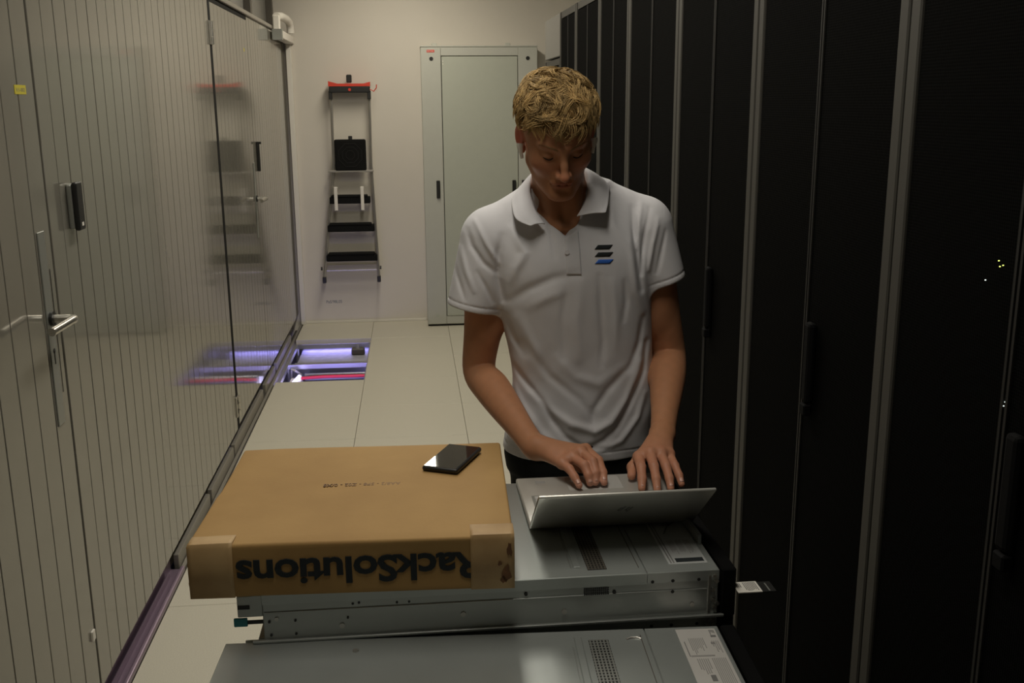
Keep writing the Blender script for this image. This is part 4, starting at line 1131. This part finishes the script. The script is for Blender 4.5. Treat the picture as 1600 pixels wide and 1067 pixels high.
while ncl < NCL:
    d = rng.normal(size=3); d /= np.linalg.norm(d)
    if not in_hair(d): continue
    ncl += 1
    topness = np.clip((d[2]-.15)/.5, 0, 1); fr_ = np.clip(d[1], 0, 1)
    Ln = .018+.034*topness+.014*topness*fr_
    tan = d-crown*(d@crown)*1.0
    tan = tan-d*(tan@d); tan /= np.linalg.norm(tan)+1e-6
    side = np.cross(d, tan)
    sw = rng.normal(0, .75)*topness+rng.normal(0, .15)
    tan = tan*math.cos(sw)+side*math.sin(sw); side = np.cross(d, tan)
    lift = (.006+.013*topness)*rng.uniform(.5, 1.2); ph = rng.uniform(0, 6.3); wa = rng.uniform(.002, .0055)*topness+.0008
    curl = rng.normal(0, 24)*topness
    tone = rng.uniform(.55, 1.35)
    c0 = np.array([.20, .118, .040])*tone; c1 = np.array([.56, .38, .16])*tone*rng.uniform(.85, 1.1)
    for s_ in range(8):
        dd = d+rng.normal(0, .05, 3); dd /= np.linalg.norm(dd)
        p0 = cr0+dd*crr; n0 = dd/crr; n0 /= np.linalg.norm(n0)
        l_ = Ln*rng.uniform(.75, 1.15); K = 8; P = []
        cur = p0.copy(); dirv = tan+rng.normal(0, .10, 3); 
        h_ = 0
        for k in range(K):
            t_ = k/(K-1)
            nn = (cur-cr0)/crr**2; nn /= np.linalg.norm(nn)
            dv = dirv-nn*(dirv@nn); dv /= np.linalg.norm(dv)
            sd = np.cross(nn, dv)
            q = cur+nn*(.002+lift*math.sin(min(1, t_*1.25)*math.pi*.62))+sd*wa*math.sin(ph+t_*6.0)
            P.append(q)
            cur = cur+dv*l_/(K-1)
            # stay on the skull, drift with curl
            e = np.linalg.norm((cur-cr0)/crr); cur = cr0+(cur-cr0)/e if e > .6 else cur
            dirv = dv*math.cos(curl*l_/(K-1))+sd*math.sin(curl*l_/(K-1))
        P = np.array(P)
        # pull together toward the tip so the lock reads as a clump
        if s_ == 0: G = P
        else:
            tt = np.linspace(0, 1, K)[:, None]; P = P*(1-.60*tt**1.1)+(G+(P[0]-G[0])*.25)*(.60*tt**1.1)
        PW = HO+HS*(P@HR.T)
        add_tube(PW, np.array([1, 1, 1, .95, .85, .7, .5, .15])*.00085, c0, c1, 3)
hv = np.concatenate(verts); hf = np.concatenate(faces); hc = np.concatenate(cols)
# cap surface
nu_, nv2 = 64, 40
capV, capC = [], []
grid = -np.ones((nu_, nv2), int); k = 0
for i in range(nu_):
    for j in range(nv2):
        a = 2*math.pi*i/nu_; b_ = math.pi*.5-math.pi*.80*j/(nv2-1)
        d = np.array([math.cos(b_)*math.sin(a), math.cos(b_)*math.cos(a), math.sin(b_)])
        if in_hair(d) or in_hair(d+np.array([0, 0, .05])):
            p = cr0+d*(crr*1.012+.0015*math.sin(9*a+5*b_)); capV.append(HO+HS*(HR@p)); grid[i, j] = k; k += 1
            capC.append(np.array([.17, .098, .035]))
capF = []
for i in range(nu_):
    for j in range(nv2-1):
        q = [grid[i, j], grid[(i+1) % nu_, j], grid[(i+1) % nu_, j+1], grid[i, j+1]]
        if min(q) >= 0: capF.append(q)
hf2 = np.array(capF)+len(hv)
hm = np_mesh('hair', np.concatenate([hv, np.array(capV)]), np.concatenate([hf, hf2]))
set_tint(hm, np.concatenate([hc, np.array(capC)])[:len(hm.vertices)])
pchild('hair', hm, MT['hair'], 'short wavy blond hair')
# eyebrows and lashes
for s in (-1, 1):
    b = B()
    for k in range(26):
        t_ = k/25; p = hw_(s*(.014+.032*t_), .0985-.018*t_**1.5, .030+.006*math.sin(t_*2.2)); q = p+HS*(HR@np.array([s*.007, -.001, .0018]))
        b.tube([tuple(p), tuple((p+q)/2+Fv*.0006), tuple(q)], [.0017, .0014, .0004], 5)
    bm_ = b.bm; m_ = bpy.data.meshes.new('eyebrow'); bm_.to_mesh(m_); bm_.free(); pchild('eyebrow', m_, MT['brow'])
    b = B()
    pts = [tuple(hw_(s*(.019+.024*t_), .0905-.0065*(2*t_-1)**2-.002*t_, .0055-.0035*math.sin(t_*math.pi))) for t_ in np.linspace(0, 1, 9)]
    b.tube(pts, .0011, 6); m_ = bpy.data.meshes.new('eyelash'); b.bm.to_mesh(m_); b.bm.free(); pchild('eyelash', m_, MT['lash'])
# earbuds
for s, lb in ((-1, 'white earbud in the ear at the left of the man\'s face'), (1, 'white earbud in the ear at the right of the man\'s face')):
    b = B(); p = [hw_(s*.083, .010, -.003), hw_(s*.084, .014, -.010), hw_(s*.082, .019, -.022), hw_(s*.080, .022, -.034)]
    b.tube([tuple(q) for q in p], [.0075, .0065, .0038, .0034], 12)
    tag(b.build('earbud', MT['white_plastic'], smooth=True), lb, 'earbud')
